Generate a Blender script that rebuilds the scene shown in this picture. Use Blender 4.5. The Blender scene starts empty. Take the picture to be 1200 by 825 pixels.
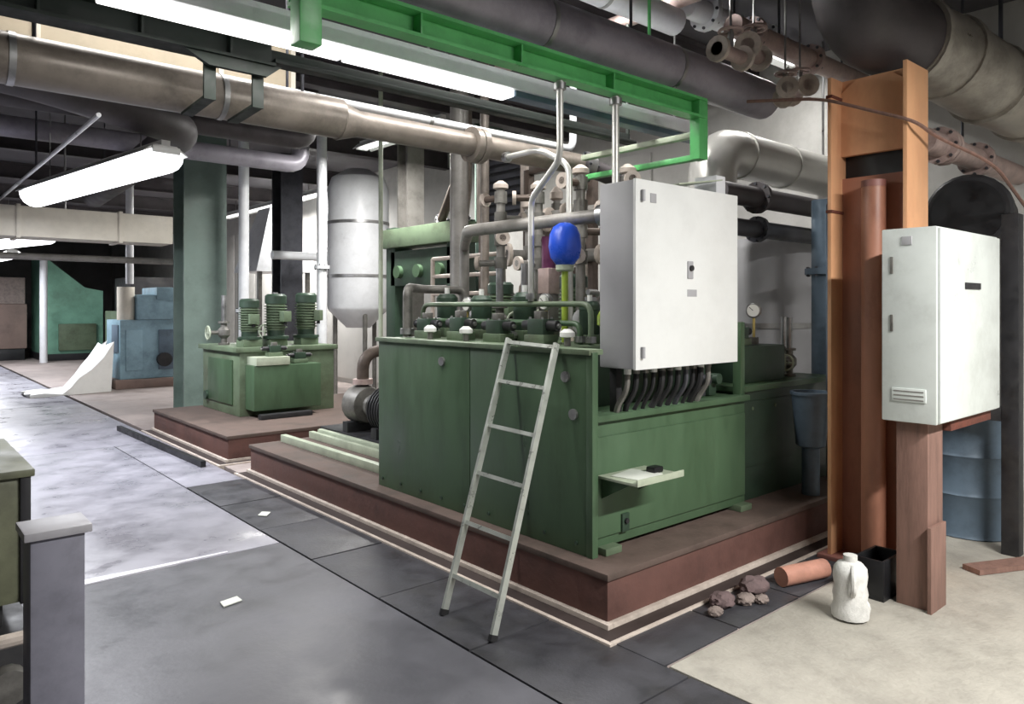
import bpy, bmesh, math, random
from mathutils import Vector, Matrix
random.seed(7)
SC = bpy.context.scene
COL = SC.collection
PI = math.pi

# ------------------------------------------------------------------ camera, world, exposure
cam_d = bpy.data.cameras.new('camera'); cam = bpy.data.objects.new('camera', cam_d); COL.objects.link(cam)
cam_d.sensor_width = 36.0; cam_d.lens = 865.0 / 1200.0 * 36.0; cam_d.clip_start = .05; cam_d.clip_end = 200
cam.location = (0, 0, 1.6)
cam.rotation_euler = (PI / 2, 0, math.radians(49.1) - PI / 2)      # level camera, lens shifted down
cam_d.shift_y = -52.5 / 1200.0
SC.camera = cam
W = bpy.data.worlds.new('world'); SC.world = W; W.use_nodes = True
W.node_tree.nodes['Background'].inputs[0].default_value = (.75, .8, .9, 1)
W.node_tree.nodes['Background'].inputs[1].default_value = .3
SC.view_settings.view_transform = 'Standard'
try: SC.view_settings.look = 'None'
except Exception: pass
SC.view_settings.gamma = 1; SC.view_settings.use_curve_mapping = False
SC.view_settings.exposure = -0.1
LAMP_POWER = 1.0

# ------------------------------------------------------------------ materials
def srgb(h):
    h = h.lstrip('#'); o = []
    for i in (0, 2, 4):
        c = int(h[i:i + 2], 16) / 255
        o.append(c / 12.92 if c <= .04045 else ((c + .055) / 1.055) ** 2.4)
    return (*o, 1)

MATS = {}
def mat(name, hexc, rough=.5, metal=0., var=.25, scale=6., bump=.0, hex2=None, stain=.0, spec=.5, dirt='#2a2622', stretch=(1, 1, 1), rvar=.15):
    """painted / metal / mineral surface: large soft colour variation, optional stains, fine relief"""
    m = bpy.data.materials.new(name); m.use_nodes = True
    nt = m.node_tree; N = nt.nodes; L = nt.links
    b = N['Principled BSDF']; b.inputs['Metallic'].default_value = metal
    b.inputs['Specular IOR Level'].default_value = spec
    tc = N.new('ShaderNodeTexCoord'); mp = N.new('ShaderNodeMapping'); mp.inputs['Scale'].default_value = stretch
    geo = N.new('ShaderNodeNewGeometry'); L.new(geo.outputs['Position'], mp.inputs[0])
    n1 = N.new('ShaderNodeTexNoise'); n1.inputs['Scale'].default_value = scale; n1.inputs['Detail'].default_value = 6; n1.inputs['Roughness'].default_value = .65
    L.new(mp.outputs[0], n1.inputs['Vector'])
    c1 = srgb(hexc)
    c2 = srgb(hex2) if hex2 else tuple(max(0, v * (1 - var)) for v in c1[:3]) + (1,)
    c3 = tuple(min(1, v * (1 + var * .6)) for v in c1[:3]) + (1,)
    r = N.new('ShaderNodeValToRGB'); e = r.color_ramp.elements
    e[0].position = .3; e[0].color = c2; e[1].position = .72; e[1].color = c3
    k = e.new(.5); k.color = c1
    L.new(n1.outputs['Fac'], r.inputs[0])
    out = r.outputs[0]
    if stain > 0:
        n2 = N.new('ShaderNodeTexNoise'); n2.inputs['Scale'].default_value = scale * .55; n2.inputs['Detail'].default_value = 9; n2.inputs['Roughness'].default_value = .75
        L.new(mp.outputs[0], n2.inputs['Vector'])
        mr = N.new('ShaderNodeMapRange'); mr.inputs[1].default_value = .48; mr.inputs[2].default_value = .66; mr.inputs[4].default_value = stain
        L.new(n2.outputs['Fac'], mr.inputs[0])
        mx = N.new('ShaderNodeMix'); mx.data_type = 'RGBA'; L.new(mr.outputs[0], mx.inputs[0]); L.new(out, mx.inputs[6]); mx.inputs[7].default_value = srgb(dirt)
        out = mx.outputs[2]
    L.new(out, b.inputs['Base Color'])
    rr = N.new('ShaderNodeMapRange'); rr.inputs[3].default_value = max(.03, rough - rvar); rr.inputs[4].default_value = min(1, rough + rvar)
    rr.inputs[1].default_value = .3; rr.inputs[2].default_value = .7
    L.new(n1.outputs['Fac'], rr.inputs[0]); L.new(rr.outputs[0], b.inputs['Roughness'])
    if bump > 0:
        n3 = N.new('ShaderNodeTexNoise'); n3.inputs['Scale'].default_value = scale * 9; n3.inputs['Detail'].default_value = 5
        L.new(mp.outputs[0], n3.inputs['Vector'])
        bp = N.new('ShaderNodeBump'); bp.inputs['Strength'].default_value = bump; bp.inputs['Distance'].default_value = .01
        L.new(n3.outputs['Fac'], bp.inputs['Height']); L.new(bp.outputs[0], b.inputs['Normal'])
    MATS[name] = m
    return m

def emit(name, rgb, s):
    m = bpy.data.materials.new(name); m.use_nodes = True
    b = m.node_tree.nodes['Principled BSDF']
    b.inputs['Base Color'].default_value = (.9, .9, .9, 1)
    b.inputs['Emission Color'].default_value = (*rgb, 1); b.inputs['Emission Strength'].default_value = s
    MATS[name] = m
    return m

mat('green', '#4a6349', .42, var=.25, scale=2.5, stain=.5, dirt='#36442f', stretch=(1.6, 1.6, .45))
mat('green_dark', '#334739', .45, var=.3, scale=3, stain=.5, dirt='#20251d')
mat('green_dull', '#66775f', .5, var=.3, scale=4, stain=.5, dirt='#45402f')
mat('green_bright', '#66c274', .4, var=.2, scale=5, stain=.25, dirt='#2f5c36')
mat('green_pale', '#b2bba6', .45, var=.2, scale=6, stain=.2, dirt='#65705a')
mat('green_grey', '#6f8078', .55, var=.2, scale=2, stain=.3, dirt='#3f4a45')
mat('green_mint', '#7fb49c', .55, var=.3, scale=1.2, stain=.4, dirt='#46604f')
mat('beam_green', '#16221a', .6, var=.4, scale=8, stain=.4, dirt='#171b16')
mat('cab_white', '#e6e8e6', .38, var=.06, scale=3, stain=.12, dirt='#b4b2aa', rvar=.06)
mat('cab_grey', '#a9a9ac', .42, var=.08, scale=3, rvar=.06)
mat('cab_old', '#d3d9d5', .4, var=.1, scale=4, stain=.3, dirt='#96998f')
mat('orange', '#e0ab80', .5, var=.15, scale=3, stain=.4, dirt='#c08263', stretch=(1, 1, .4))
mat('orange_red', '#a8755f', .5, var=.3, scale=4, stain=.5, dirt='#6e2f2c', stretch=(1, 1, .4))
mat('redbrown', '#8d5f57', .5, var=.3, scale=4, stain=.4, dirt='#55302c')
mat('rust', '#6b3b2e', .8, var=.4, scale=7, bump=.3, stain=.5, dirt='#3a2621')
mat('plinth', '#65463f', .75, var=.3, scale=3, bump=.25, stain=.5, dirt='#402d2a')
mat('gutter', '#3b302d', .8, var=.3, scale=6)
mat('plinth_top', '#5f5049', .8, var=.3, scale=4, bump=.2, stain=.5, dirt='#3f3a33')
mat('edge_pale', '#c9bdb2', .6, var=.2, scale=9, stain=.35, dirt='#75665c')
mat('pink_pipe', '#b98775', .55, var=.2, scale=8, stain=.4, dirt='#7d5549')
mat('post_cap', '#a4a3a8', .5, .1, var=.15, scale=9)
mat('wood', '#83655a', .75, var=.3, scale=5, stretch=(6, 6, .6), bump=.2, stain=.4, dirt='#513b33')
mat('steel', '#a6a6a6', .38, .85, var=.25, scale=8, stain=.3, dirt='#5c5852')
mat('steel_dark', '#55565c', .45, .6, var=.3, scale=8, stain=.3, dirt='#2a2a2c')
mat('alu', '#c3c8c0', .35, .5, var=.15, scale=14)
mat('pipe_grey', '#8d8a85', .45, .2, var=.25, scale=5, stain=.45, dirt='#4b4743')
mat('pipe_brown', '#8a8178', .42, .25, var=.3, scale=4, stain=.55, dirt='#4a433d')
mat('pipe_lav', '#a19da7', .45, .2, var=.2, scale=3, stain=.4, dirt='#4e4a55')
mat('pipe_dark', '#4b4648', .55, .1, var=.35, scale=4, stain=.4, dirt='#28262a')
mat('pipe_white', '#e1e3e6', .4, var=.08, scale=6, stain=.15, dirt='#a2a19c')
mat('clad', '#aaa59b', .42, .45, var=.3, scale=4, bump=.08, stain=.5, dirt='#5a544c')
mat('silver', '#cfcec9', .36, .45, var=.08, scale=3, rvar=.05)
mat('duct_cream', '#d4cdbf', .5, var=.12, scale=3, stain=.2, dirt='#8f8676')
mat('beige', '#b5a892', .6, var=.15, scale=3, stain=.3, dirt='#7a6c5b')
mat('pinkish', '#b8a39d', .5, .1, var=.3, scale=7, stain=.4, dirt='#5f4d4a')
mat('black', '#191a1d', .45, var=.4, scale=6)
mat('blackish', '#2b2b2e', .55, .2, var=.4, scale=7, stain=.3, dirt='#4a4843')
mat('rubber', '#1d1d1f', .7, var=.3, scale=8)
mat('grey_iron', '#7b7974', .5, .35, var=.35, scale=10, stain=.45, dirt='#35312d')
mat('brown_iron', '#5d5149', .55, .3, var=.4, scale=9, stain=.4, dirt='#2b2521')
mat('brass', '#c5b06f', .35, .8, var=.2, scale=9)
mat('blue', '#2a56d2', .32, var=.12, scale=5)
mat('blue_machine', '#84a2b0', .5, var=.3, scale=3, stain=.45, dirt='#3b5560')
mat('blue_grey', '#5d6e7d', .5, .2, var=.25, scale=4, stain=.4, dirt='#323b44')
mat('purple', '#6b3358', .45, var=.25, scale=8)
mat('yellowgreen', '#a3bb45', .45, var=.2, scale=8)
mat('white', '#eeeeea', .5, var=.05, scale=8)
mat('plastic_white', '#dcdcd8', .5, var=.15, scale=18, stain=.35, dirt='#8a8782', bump=.3)
mat('paper', '#dfe3da', .7, var=.08, scale=8)
mat('olive', '#6c6f58', .55, var=.3, scale=5, stain=.5, dirt='#3a3a2f')
mat('post_grey', '#7f7f8b', .55, .15, var=.2, scale=9, stain=.3, dirt='#55545e')
mat('box_brown', '#7d6a62', .7, var=.25, scale=2, stain=.4, dirt='#4a3d38')
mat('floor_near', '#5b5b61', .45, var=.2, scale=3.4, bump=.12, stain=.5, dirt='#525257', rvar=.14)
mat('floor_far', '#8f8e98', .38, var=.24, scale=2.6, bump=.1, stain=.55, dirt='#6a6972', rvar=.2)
mat('floor_pale', '#a6a298', .7, var=.2, scale=5, bump=.4, stain=.5, dirt='#8f8a80', rvar=.1)
mat('floor_side', '#9a8f8b', .65, var=.25, scale=2.2, bump=.15, stain=.5, dirt='#6b605c')
mat('floor_base', '#4a4846', .8, var=.3, scale=2)
mat('plate_dark', '#434348', .5, .15, var=.3, scale=5, bump=.2, stain=.45, dirt='#35332f')
mat('plate_white', '#dcdbe4', .4, var=.1, scale=8)
mat('wall_white', '#c9c8c4', .7, var=.15, scale=1.2, bump=.1, stain=.4, dirt='#8a8781')
mat('wall_grey', '#7d7c7c', .8, var=.25, scale=1, bump=.1, stain=.4, dirt='#4c4a49')
mat('ceil', '#5b595d', .85, var=.3, scale=1.2, bump=.15, stain=.4, dirt='#343236')
mat('stone', '#8a7d77', .85, var=.35, scale=14, bump=.4)
mat('cloth', '#6d5c5c', .9, var=.4, scale=16, bump=.4)
mat('dial', '#f0f0ea', .4, var=.02)
emit('tube_on', (1, .98, .96), 2.2)
emit('tube_on_far', (.97, .97, 1), 4)

# ------------------------------------------------------------------ mesh helpers
WORLD = {}      # things whose parts are written in world coordinates: name -> base point
class M:
    def __init__(s): s.bm = bmesh.new()
    def box(s, x0, y0, z0, x1, y1, z1, bev=0., rz=0., piv=None):
        r = bmesh.ops.create_cube(s.bm, size=1.0)
        vs = r['verts']
        c = Vector(((x0 + x1) / 2, (y0 + y1) / 2, (z0 + z1) / 2)); d = Vector((abs(x1 - x0), abs(y1 - y0), abs(z1 - z0)))
        for v in vs: v.co = Vector((v.co.x * d.x, v.co.y * d.y, v.co.z * d.z)) + c
        if bev > 0:
            es = list({e for v in vs for e in v.link_edges})
            rb = bmesh.ops.bevel(s.bm, geom=es, offset=min(bev, min(d) * .45), segments=2, affect='EDGES', profile=.6)
            vs = list({v for f in rb['faces'] for v in f.verts} | {v for v in vs if v.is_valid})
        if rz:
            p = Vector(piv) if piv else c
            bmesh.ops.rotate(s.bm, cent=p, matrix=Matrix.Rotation(rz, 3, 'Z'), verts=vs)
        return s
    def cyl(s, p0, p1, r, n=16, r2=None):
        return s.lathe([(r, 0), (r if r2 is None else r2, (Vector(p1) - Vector(p0)).length)], p0, Vector(p1) - Vector(p0), n)
    def lathe(s, prof, o, ax=(0, 0, 1), n=16):
        o = Vector(o); ax = Vector(ax).normalized(); q = ax.to_track_quat('Z', 'Y'); rings = []
        for r, h in prof:
            if r < 1e-5: rings.append([s.bm.verts.new(o + q @ Vector((0, 0, h)))]); continue
            rings.append([s.bm.verts.new(o + q @ Vector((r * math.cos(2 * PI * i / n), r * math.sin(2 * PI * i / n), h))) for i in range(n)])
        for a, b in zip(rings, rings[1:]):
            for i in range(n):
                j = (i + 1) % n
                if len(a) == 1 and len(b) == 1: continue
                if len(a) == 1: s.bm.faces.new((a[0], b[j], b[i]))
                elif len(b) == 1: s.bm.faces.new((a[i], a[j], b[0]))
                else: s.bm.faces.new((a[i], a[j], b[j], b[i]))
        if len(rings[0]) > 1: s.bm.faces.new(list(reversed(rings[0])))
        if len(rings[-1]) > 1: s.bm.faces.new(rings[-1])
        return s
    def tube(s, pts, r, n=12, bend=0., seg=5):
        P = [Vector(p) for p in pts]; Q = [P[0]]
        for i in range(1, len(P) - 1):
            a, b, c = P[i - 1], P[i], P[i + 1]
            d1 = (a - b); d2 = (c - b); k = min(bend, d1.length * .48, d2.length * .48)
            if k < 1e-4: Q.append(b); continue
            s0 = b + d1.normalized() * k; s1 = b + d2.normalized() * k
            for t in range(seg + 1):
                u = t / seg; Q.append(s0 * (1 - u) ** 2 + b * 2 * u * (1 - u) + s1 * u * u)
        Q.append(P[-1])
        rings = []; prev = None
        for i, p in enumerate(Q):
            t = (Q[min(i + 1, len(Q) - 1)] - Q[max(i - 1, 0)]).normalized()
            if prev is None:
                up = Vector((0, 0, 1)) if abs(t.z) < .9 else Vector((1, 0, 0))
                u = t.cross(up).normalized()
            else:
                u = (prev - t * prev.dot(t)).normalized()
            prev = u; v = t.cross(u)
            rings.append([s.bm.verts.new(p + (u * math.cos(2 * PI * k / n) + v * math.sin(2 * PI * k / n)) * r) for k in range(n)])
        for a, b in zip(rings, rings[1:]):
            for i in range(n): s.bm.faces.new((a[i], b[i], b[(i + 1) % n], a[(i + 1) % n]))
        s.bm.faces.new(rings[0]); s.bm.faces.new(list(reversed(rings[-1])))
        return s
    def bar(s, p0, p1, w, h, up=(0, 0, 1)):
        """rectangular bar between two points"""
        p0 = Vector(p0); p1 = Vector(p1); t = (p1 - p0).normalized(); u = t.cross(Vector(up))
        if u.length < 1e-3: u = t.cross(Vector((1, 0, 0)))
        u.normalize(); v = u.cross(t)
        R = [[s.bm.verts.new(p + u * a * w / 2 + v * b * h / 2) for a, b in ((-1, -1), (1, -1), (1, 1), (-1, 1))] for p in (p0, p1)]
        for i in range(4): s.bm.faces.new((R[0][i], R[0][(i + 1) % 4], R[1][(i + 1) % 4], R[1][i]))
        s.bm.faces.new(list(reversed(R[0]))); s.bm.faces.new(R[1])
        return s
    def prism(s, poly, z0, z1, f=lambda a, b, c: (a, b, c)):
        A = [s.bm.verts.new(f(a, b, z0)) for a, b in poly]; B = [s.bm.verts.new(f(a, b, z1)) for a, b in poly]
        n = len(poly)
        for i in range(n): s.bm.faces.new((A[i], A[(i + 1) % n], B[(i + 1) % n], B[i]))
        s.bm.faces.new(list(reversed(A))); s.bm.faces.new(B)
        return s
    def ibeam(s, p0, p1, w, h, t, axis='x'):
        """I section along x, y or z; w flange width, h depth"""
        poly = [(-w/2, -h/2), (w/2, -h/2), (w/2, -h/2+t), (t/2, -h/2+t), (t/2, h/2-t), (w/2, h/2-t), (w/2, h/2), (-w/2, h/2), (-w/2, h/2-t), (-t/2, h/2-t), (-t/2, -h/2+t), (-w/2, -h/2+t)]
        if axis == 'x': return s.prism(poly, p0[0], p1[0], lambda a, b, c: (c, p0[1] + a, p0[2] + b))
        if axis == 'y': return s.prism(poly, p0[1], p1[1], lambda a, b, c: (p0[0] + a, c, p0[2] + b))
        return s.prism(poly, p0[2], p1[2], lambda a, b, c: (p0[0] + a, p0[1] + b, c))
    def ibeam_r(s, p0, p1, w, h, t):
        poly = [(-w/2, -h/2), (w/2, -h/2), (w/2, -h/2+t), (t/2, -h/2+t), (t/2, h/2-t), (w/2, h/2-t), (w/2, h/2), (-w/2, h/2), (-w/2, h/2-t), (-t/2, h/2-t), (-t/2, -h/2+t), (-w/2, -h/2+t)]
        return s.prism(poly, p0[2], p1[2], lambda a, b, c: (p0[0] + b, p0[1] + a, c))
    def blob(s, c, r, sq=(1, 1, 1), jit=.15, sub=2, seed=0):
        rd = random.Random(seed)
        q = bmesh.ops.create_icosphere(s.bm, subdivisions=sub, radius=1)
        for v in q['verts']:
            k = r * (1 + rd.uniform(-jit, jit)); v.co = Vector((v.co.x * k * sq[0], v.co.y * k * sq[1], v.co.z * k * sq[2])) + Vector(c)
        return s
    def rot(s, ang, axis='Z', cent=(0, 0, 0)):
        bmesh.ops.rotate(s.bm, cent=cent, matrix=Matrix.Rotation(ang, 3, axis), verts=s.bm.verts[:]); return s
    def build(s, name, m, parent=None, label=None, smooth=True, kind=None):
        bm = s.bm; bmesh.ops.recalc_face_normals(bm, faces=bm.faces[:])
        me = bpy.data.meshes.new(name); loc = Vector((0, 0, 0))
        if parent is None:
            xs = [v.co for v in bm.verts]
            loc = Vector(((min(v.x for v in xs) + max(v.x for v in xs)) / 2, (min(v.y for v in xs) + max(v.y for v in xs)) / 2, min(v.z for v in xs)))
        else:
            r = parent
            while r.parent: r = r.parent
            loc = WORLD.get(r.name, Vector((0, 0, 0)))
        for v in bm.verts: v.co -= loc
        bm.to_mesh(me); bm.free()
        me.materials.append(MATS[m])
        if smooth:
            me.polygons.foreach_set('use_smooth', [True] * len(me.polygons)); me.set_sharp_from_angle(angle=math.radians(35))
        o = bpy.data.objects.new(name, me); COL.objects.link(o)
        if parent is None: o.location = loc; WORLD[o.name] = loc
        else: o.parent = parent
        if label: o['label'] = label
        if kind: o['kind'] = kind
        return o

def tag(o, label, cat, group=None, kind=None):
    o['label'] = label; o['category'] = cat
    if group: o['group'] = group
    if kind: o['kind'] = kind
    return o
def thing(name, label, cat, loc=(0, 0, 0), rz=0., group=None, world=True):
    o = bpy.data.objects.new(name, None); COL.objects.link(o); o.empty_display_size = .1
    o.location = loc; o.rotation_euler = (0, 0, rz); tag(o, label, cat, group)
    if world: WORLD[o.name] = Vector(loc)
    return o
def struct(name, m_, mt, parent=None, label=None):
    o = m_.build(name, mt, parent)
    if parent is None: o['kind'] = 'structure'
    if label: o['label'] = label
    return o
def dup(root, loc, rz, label, group=None, scale=1.):
    def cp(o, par):
        c = o.copy(); COL.objects.link(c); c.parent = par
        for ch in o.children: cp(ch, c)
        return c
    r = cp(root, None); r.location = loc; r.rotation_euler = (0, 0, rz); r.scale = (scale,) * 3 if not hasattr(scale, '__len__') else scale
    r['label'] = label
    if group: r['group'] = group
    return r
PROTO = {}
def spawn(kind, loc, rz, label, scale=1., group=None):
    """first call builds the thing in local coordinates, later calls copy it with its parts"""
    if kind not in PROTO:
        PROTO[kind] = BUILD[kind](); r = PROTO[kind]
        r.location = loc; r.rotation_euler = (0, 0, rz); r.scale = (scale,) * 3 if not hasattr(scale, '__len__') else scale; r['label'] = label
        if group: r['group'] = group
        return r
    return dup(PROTO[kind], loc, rz, label, group, scale)

# ------------------------------------------------------------------ room shell
X0, X1, Y0, Y1, ZC = -2.6, 7.6, -3.2, 34.5, 4.3
fl = struct('floor', M().box(X0, Y0, -.25, X1, Y1, -.05), 'floor_base')
J = .006
def slab(x0, x1, y0, y1, m, z=0., lab=None):
    return M().box(x0 + J, y0 + J, -.06, x1 - J, y1 - J, z, .004).build('floor_slab', m, fl, lab)
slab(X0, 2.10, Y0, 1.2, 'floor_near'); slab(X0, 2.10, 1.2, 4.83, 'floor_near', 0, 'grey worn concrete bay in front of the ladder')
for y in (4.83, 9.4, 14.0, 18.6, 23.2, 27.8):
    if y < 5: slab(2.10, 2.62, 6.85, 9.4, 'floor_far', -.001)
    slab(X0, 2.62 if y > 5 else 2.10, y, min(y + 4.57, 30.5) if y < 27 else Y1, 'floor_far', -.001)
slab(2.675, X1, Y0, 2.03, 'floor_pale', .002, 'pale rough concrete bay on the right')
slab(2.675, X1, 6.80, 34.5, 'floor_side', -.002); slab(2.675, X1, 2.03, 6.80, 'floor_side', -.004)
for i in range(9):
    y = -.55 + i * 0.82
    M().box(2.10 + J, y + J, -.06, 2.675 - J, y + .82 - J, .0 if i % 2 else .002, .003).build('cover_plate', 'plate_dark', fl)
for i in range(5):
    x = 2.66 + i * .6
    M().box(x + J, 2.04, -.06, x + .6 - J, 2.34, .004, .003).build('cover_plate', 'plate_dark', fl)
M().prism([(.2, 4.80), (.9, 4.815), (1.2, 4.83), (1.75, 4.845), (1.75, 4.865), (1.3, 4.88), (.95, 4.90), (.55, 4.905), (.2, 4.91)], -.02, .007).build('joint_strip', 'plate_white', fl, 'white strip along the floor joint')  # irregular white strip, slightly proud of the slabs
struct('ceiling', M().box(X0, Y0, ZC, X1, Y1, ZC + .2), 'ceil')
struct('wall_left', M().box(X0 - .2, Y0, -.25, X0, Y1, ZC), 'wall_grey')
wb = struct('wall_back', M().box(X1, Y0, -.25, X1 + .2, Y1, ZC), 'wall_white')
struct('wall_front', M().box(X0, Y0 - .2, -.25, X1, Y0, ZC), 'wall_grey')
struct('wall_far', M().box(X0, Y1, -.25, X1, Y1 + .2, ZC), 'wall_grey')
# white panels on the back wall
for i in range(12):
    y = 6.0 + i * 1.45
    M().box(X1 - .03, y + .02, .1, X1 + .02, y + 1.43, 3.6, .006).build('wall_panel', 'wall_white', wb)
# ceiling joists
for i in range(12):
    y = -1.5 + i * 3.0
    o = M().ibeam((X0, y, ZC - .15), (X1, y, ZC - .15), .16, .3, .02, 'x').build('ceiling_joist', 'pipe_dark')
    tag(o, '%s dark ceiling joist counted from the viewer' % ('nearest', 'second', 'third', 'fourth', 'fifth', 'sixth', 'seventh', 'eighth', 'ninth', 'tenth', 'eleventh', 'twelfth')[i], 'beam', 'steel joists under the ceiling')

# ------------------------------------------------------------------ lamps
def lamp(p0, p1, w, power, label, tubemat='tube_on', hang=True, col=(1, .98, .95), bloom=False):
    p0 = Vector(p0); p1 = Vector(p1); mid = (p0 + p1) / 2; L = (p1 - p0).length
    a = math.atan2(p1.y - p0.y, p1.x - p0.x)
    t = thing('fluorescent_lamp', label, 'lamp', mid, a, 'fluorescent lamps over the hall', world=False)
    M().prism([(-w/2, -.0), (-w/2 + .004, -.004), (-w*.22, .05), (w*.22, .05), (w/2 - .004, -.004), (w/2, 0), (w*.24, .075), (-w*.24, .075)], -L/2, L/2, lambda q, b, c: (c, q, b)).build('reflector', 'cab_white', t)
    M().box(-L/2, -.04, .075, L/2, .04, .12, .005).build('housing', 'cab_white', t)
    if bloom:
        M().prism([(-w * .42 * math.cos(k * PI / 8), -w * .42 * math.sin(k * PI / 8)) for k in range(9)], -L/2 + .02, L/2 - .02, lambda q, b, c: (c, q, b)).build('bloom_cover', tubemat, t)  # swollen glowing cover imitates the bloom around the lit tubes
    for s in (() if bloom else (-1, 1)):
        M().cyl((-L/2 + .04, s * w * .13, .018), (L/2 - .04, s * w * .13, .018), .018, 10).build('tube', tubemat, t)
    for s in (-1, 1):
        M().box(s * L/2 - .02, -w * .3, 0, s * L/2 + .02, w * .3, .06, .004).build('end_cap', 'cab_white', t)
        if hang: M().cyl((s * L * .35, 0, .12), (s * L * .35, 0, ZC - mid.z), .006, 6).build('hanger', 'steel', t)
    ld = bpy.data.lights.new('lamp_light', 'AREA'); ld.shape = 'RECTANGLE'; ld.size = L * .95; ld.size_y = w * .6; ld.energy = power * LAMP_POWER; ld.color = col
    lo = bpy.data.objects.new('lamp_light', ld); COL.objects.link(lo); lo.parent = t; lo.location = (0, 0, -.012 if not bloom else -w * .43)
    return t
lamp((1.45, 10.3, 2.95), (1.95, 6.9, 2.95), .40, 190, 'glowing white fluorescent lamp hanging over the aisle at left', 'tube_on_far', col=(.93, .95, 1), bloom=True)
lamp((1.75, 19.2, 2.95), (2.5, 16.2, 2.95), .40, 190, 'second glowing lamp farther down the aisle at far left', 'tube_on_far', col=(.93, .95, 1), bloom=True)
lamp((2.4, 24.4, 2.95), (2.6, 21.8, 2.95), .40, 170, 'added fill lamp at the dark end of the aisle', 'tube_on_far', col=(.93, .95, 1), bloom=True)  # extra lamp, added to light the front of the mint machine
lamp((6.6, 13.0, 3.8), (6.6, 18.6, 3.8), .3, 420, 'lamp behind the pipes lighting the white back wall')
lamp((2.0, -1.0, 3.3), (4.4, -1.0, 3.3), .3, 430, 'unseen fill lamp over the pale open floor behind the viewer')  # unseen front fill for the faces turned to the viewer
lamp((5.3, 7.4, 3.85), (5.3, 9.4, 3.85), .3, 230, 'fill lamp added above the plumbing near the press frame')  # added to brighten the white tank and the wall behind it
lamp((2.5, 3.75, 4.0), (4.5, 3.75, 4.0), .3, 90, 'lamp close under the ceiling above the lavender-grey pipe')
lamp((.6, 4.9, 3.98), (2.6, 4.9, 3.98), .3, 60, 'hidden fill lamp close under the ceiling above the brown-grey pipe')  # added out of sight behind the pipes, brightens the beige duct shape
lamp((5.9, 3.76, 4.05), (7.1, 3.76, 4.05), .3, 30, 'fill lamp added above the silver elbow duct at upper right')  # added to light the pale fittings and the wall beside them

# lighting trunking over the machine: white channel, lit diffuser for the first part
t = thing('light_trunking', 'long white lighting trunking glowing above the ladder machine', 'lamp', (1.6, 3.5, 2.9))
M().box(-2.5, 3.43, 2.95, 5.05, 3.57, 3.05, .008).build('channel', 'pipe_white', t)
for x0, x1 in ((.72, 1.86), (1.88, 3.0)):
    M().box(x0, 3.44, 2.90, x1, 3.56, 2.95, .01).build('diffuser', 'tube_on', t)
    ld = bpy.data.lights.new('trunking_light', 'AREA'); ld.shape = 'RECTANGLE'; ld.size = x1 - x0; ld.size_y = .1; ld.energy = 15 * (x1 - x0) * LAMP_POWER; ld.color = (1, .98, .95)
    lo = bpy.data.objects.new('trunking_light', ld); COL.objects.link(lo); lo.parent = t; lo.location = Vector(((x0 + x1) / 2, 3.5, 2.892)) - WORLD[t.name]
M().box(3.02, 3.45, 2.91, 5.05, 3.55, 2.95, .006).build('cover_strip', 'blue_grey', t)
for x in (-2, 0, 2.4, 4.7): M().cyl((x, 3.5, 3.05), (x, 3.5, ZC), .008, 6).build('hanger', 'steel', t)

# ------------------------------------------------------------------ overhead steel and pipes (all run along x)
def pipe(name, label, pts, r, m, flanges=(), fm='steel', bend=.2, bands=(), bandm='steel', n=18, hang=(), cat='pipe', group=None):
    p = [Vector(q) for q in pts]; base = Vector(((p[0].x + p[-1].x) / 2, (p[0].y + p[-1].y) / 2, min(q.z for q in p) - r))
    t = thing(name, label, cat, base, 0, group)
    M().tube(pts, r, n, bend).build('pipe_body', m, t)
    for c, ax, w in flanges:
        c = Vector(c); a = Vector(ax).normalized()
        f = M().cyl(c - a * w / 2, c + a * w / 2, r * 1.55 if r > .03 else r * 1.8, 14).build('flange', fm, t)
        if r > .05:
            q = a.to_track_quat('Z', 'Y')
            for k in range(8):
                d = q @ Vector((math.cos(k * PI / 4) * r * 1.35, math.sin(k * PI / 4) * r * 1.35, 0))
                M().cyl(c + d - a * w * .8, c + d + a * w * .8, .012, 6).build('bolt', 'steel_dark', f)
    for c, ax, w in bands:
        c = Vector(c); a = Vector(ax).normalized()
        M().cyl(c - a * w / 2, c + a * w / 2, r * 1.035, n).build('band', bandm, t)
    for c in hang: M().cyl((c[0], c[1], c[2] + r * .98), (c[0], c[1], ZC), .01, 6).build('hanger', 'steel_dark', t)
    return t
XA = (1, 0, 0); YA = (0, 1, 0); ZA = (0, 0, 1)
# green channel rail with hanger post
t = thing('crane_rail', 'bright green steel channel rail with hanger post under the pipes', 'rail', (2.9, 3.02, 2.6))
M().prism([(3.06, 2.90), (2.97, 2.90), (2.97, 2.918), (3.045, 2.918), (3.045, 3.022), (2.97, 3.022), (2.97, 3.04), (3.06, 3.04)], 1.36, 4.36, lambda a, b, c: (c, a, b)).build('channel', 'green_bright', t)
M().box(1.33, 2.87, 2.70, 1.43, 2.965, ZC, .006).build('hanger_post', 'green_bright', t)
M().box(4.28, 2.98, 2.62, 4.38, 3.06, 3.04, .006).build('drop_post', 'green_bright', t)
M().box(4.1, 3.06, 3.005, 4.14, 3.30, 3.03, .003).build('bracket', 'green_bright', t)
M().cyl((4.12, 3.285, 3.03), (4.12, 3.285, ZC), .012, 8).build('hanger_rod', 'green_bright', t)
M().box(4.30, 3.06, 2.62, 4.36, 4.12, 2.66, .005).build('lower_rail', 'green_bright', t)
M().box(4.30, 3.06, 2.78, 4.36, 4.12, 2.82, .005).build('lower_rail', 'green_pale', t)
for x in (2.0, 2.65, 3.4): M().box(x, 2.98, 2.917, x + .012, 3.046, 3.023, .002).build('stiffener', 'green_bright', t)
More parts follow.
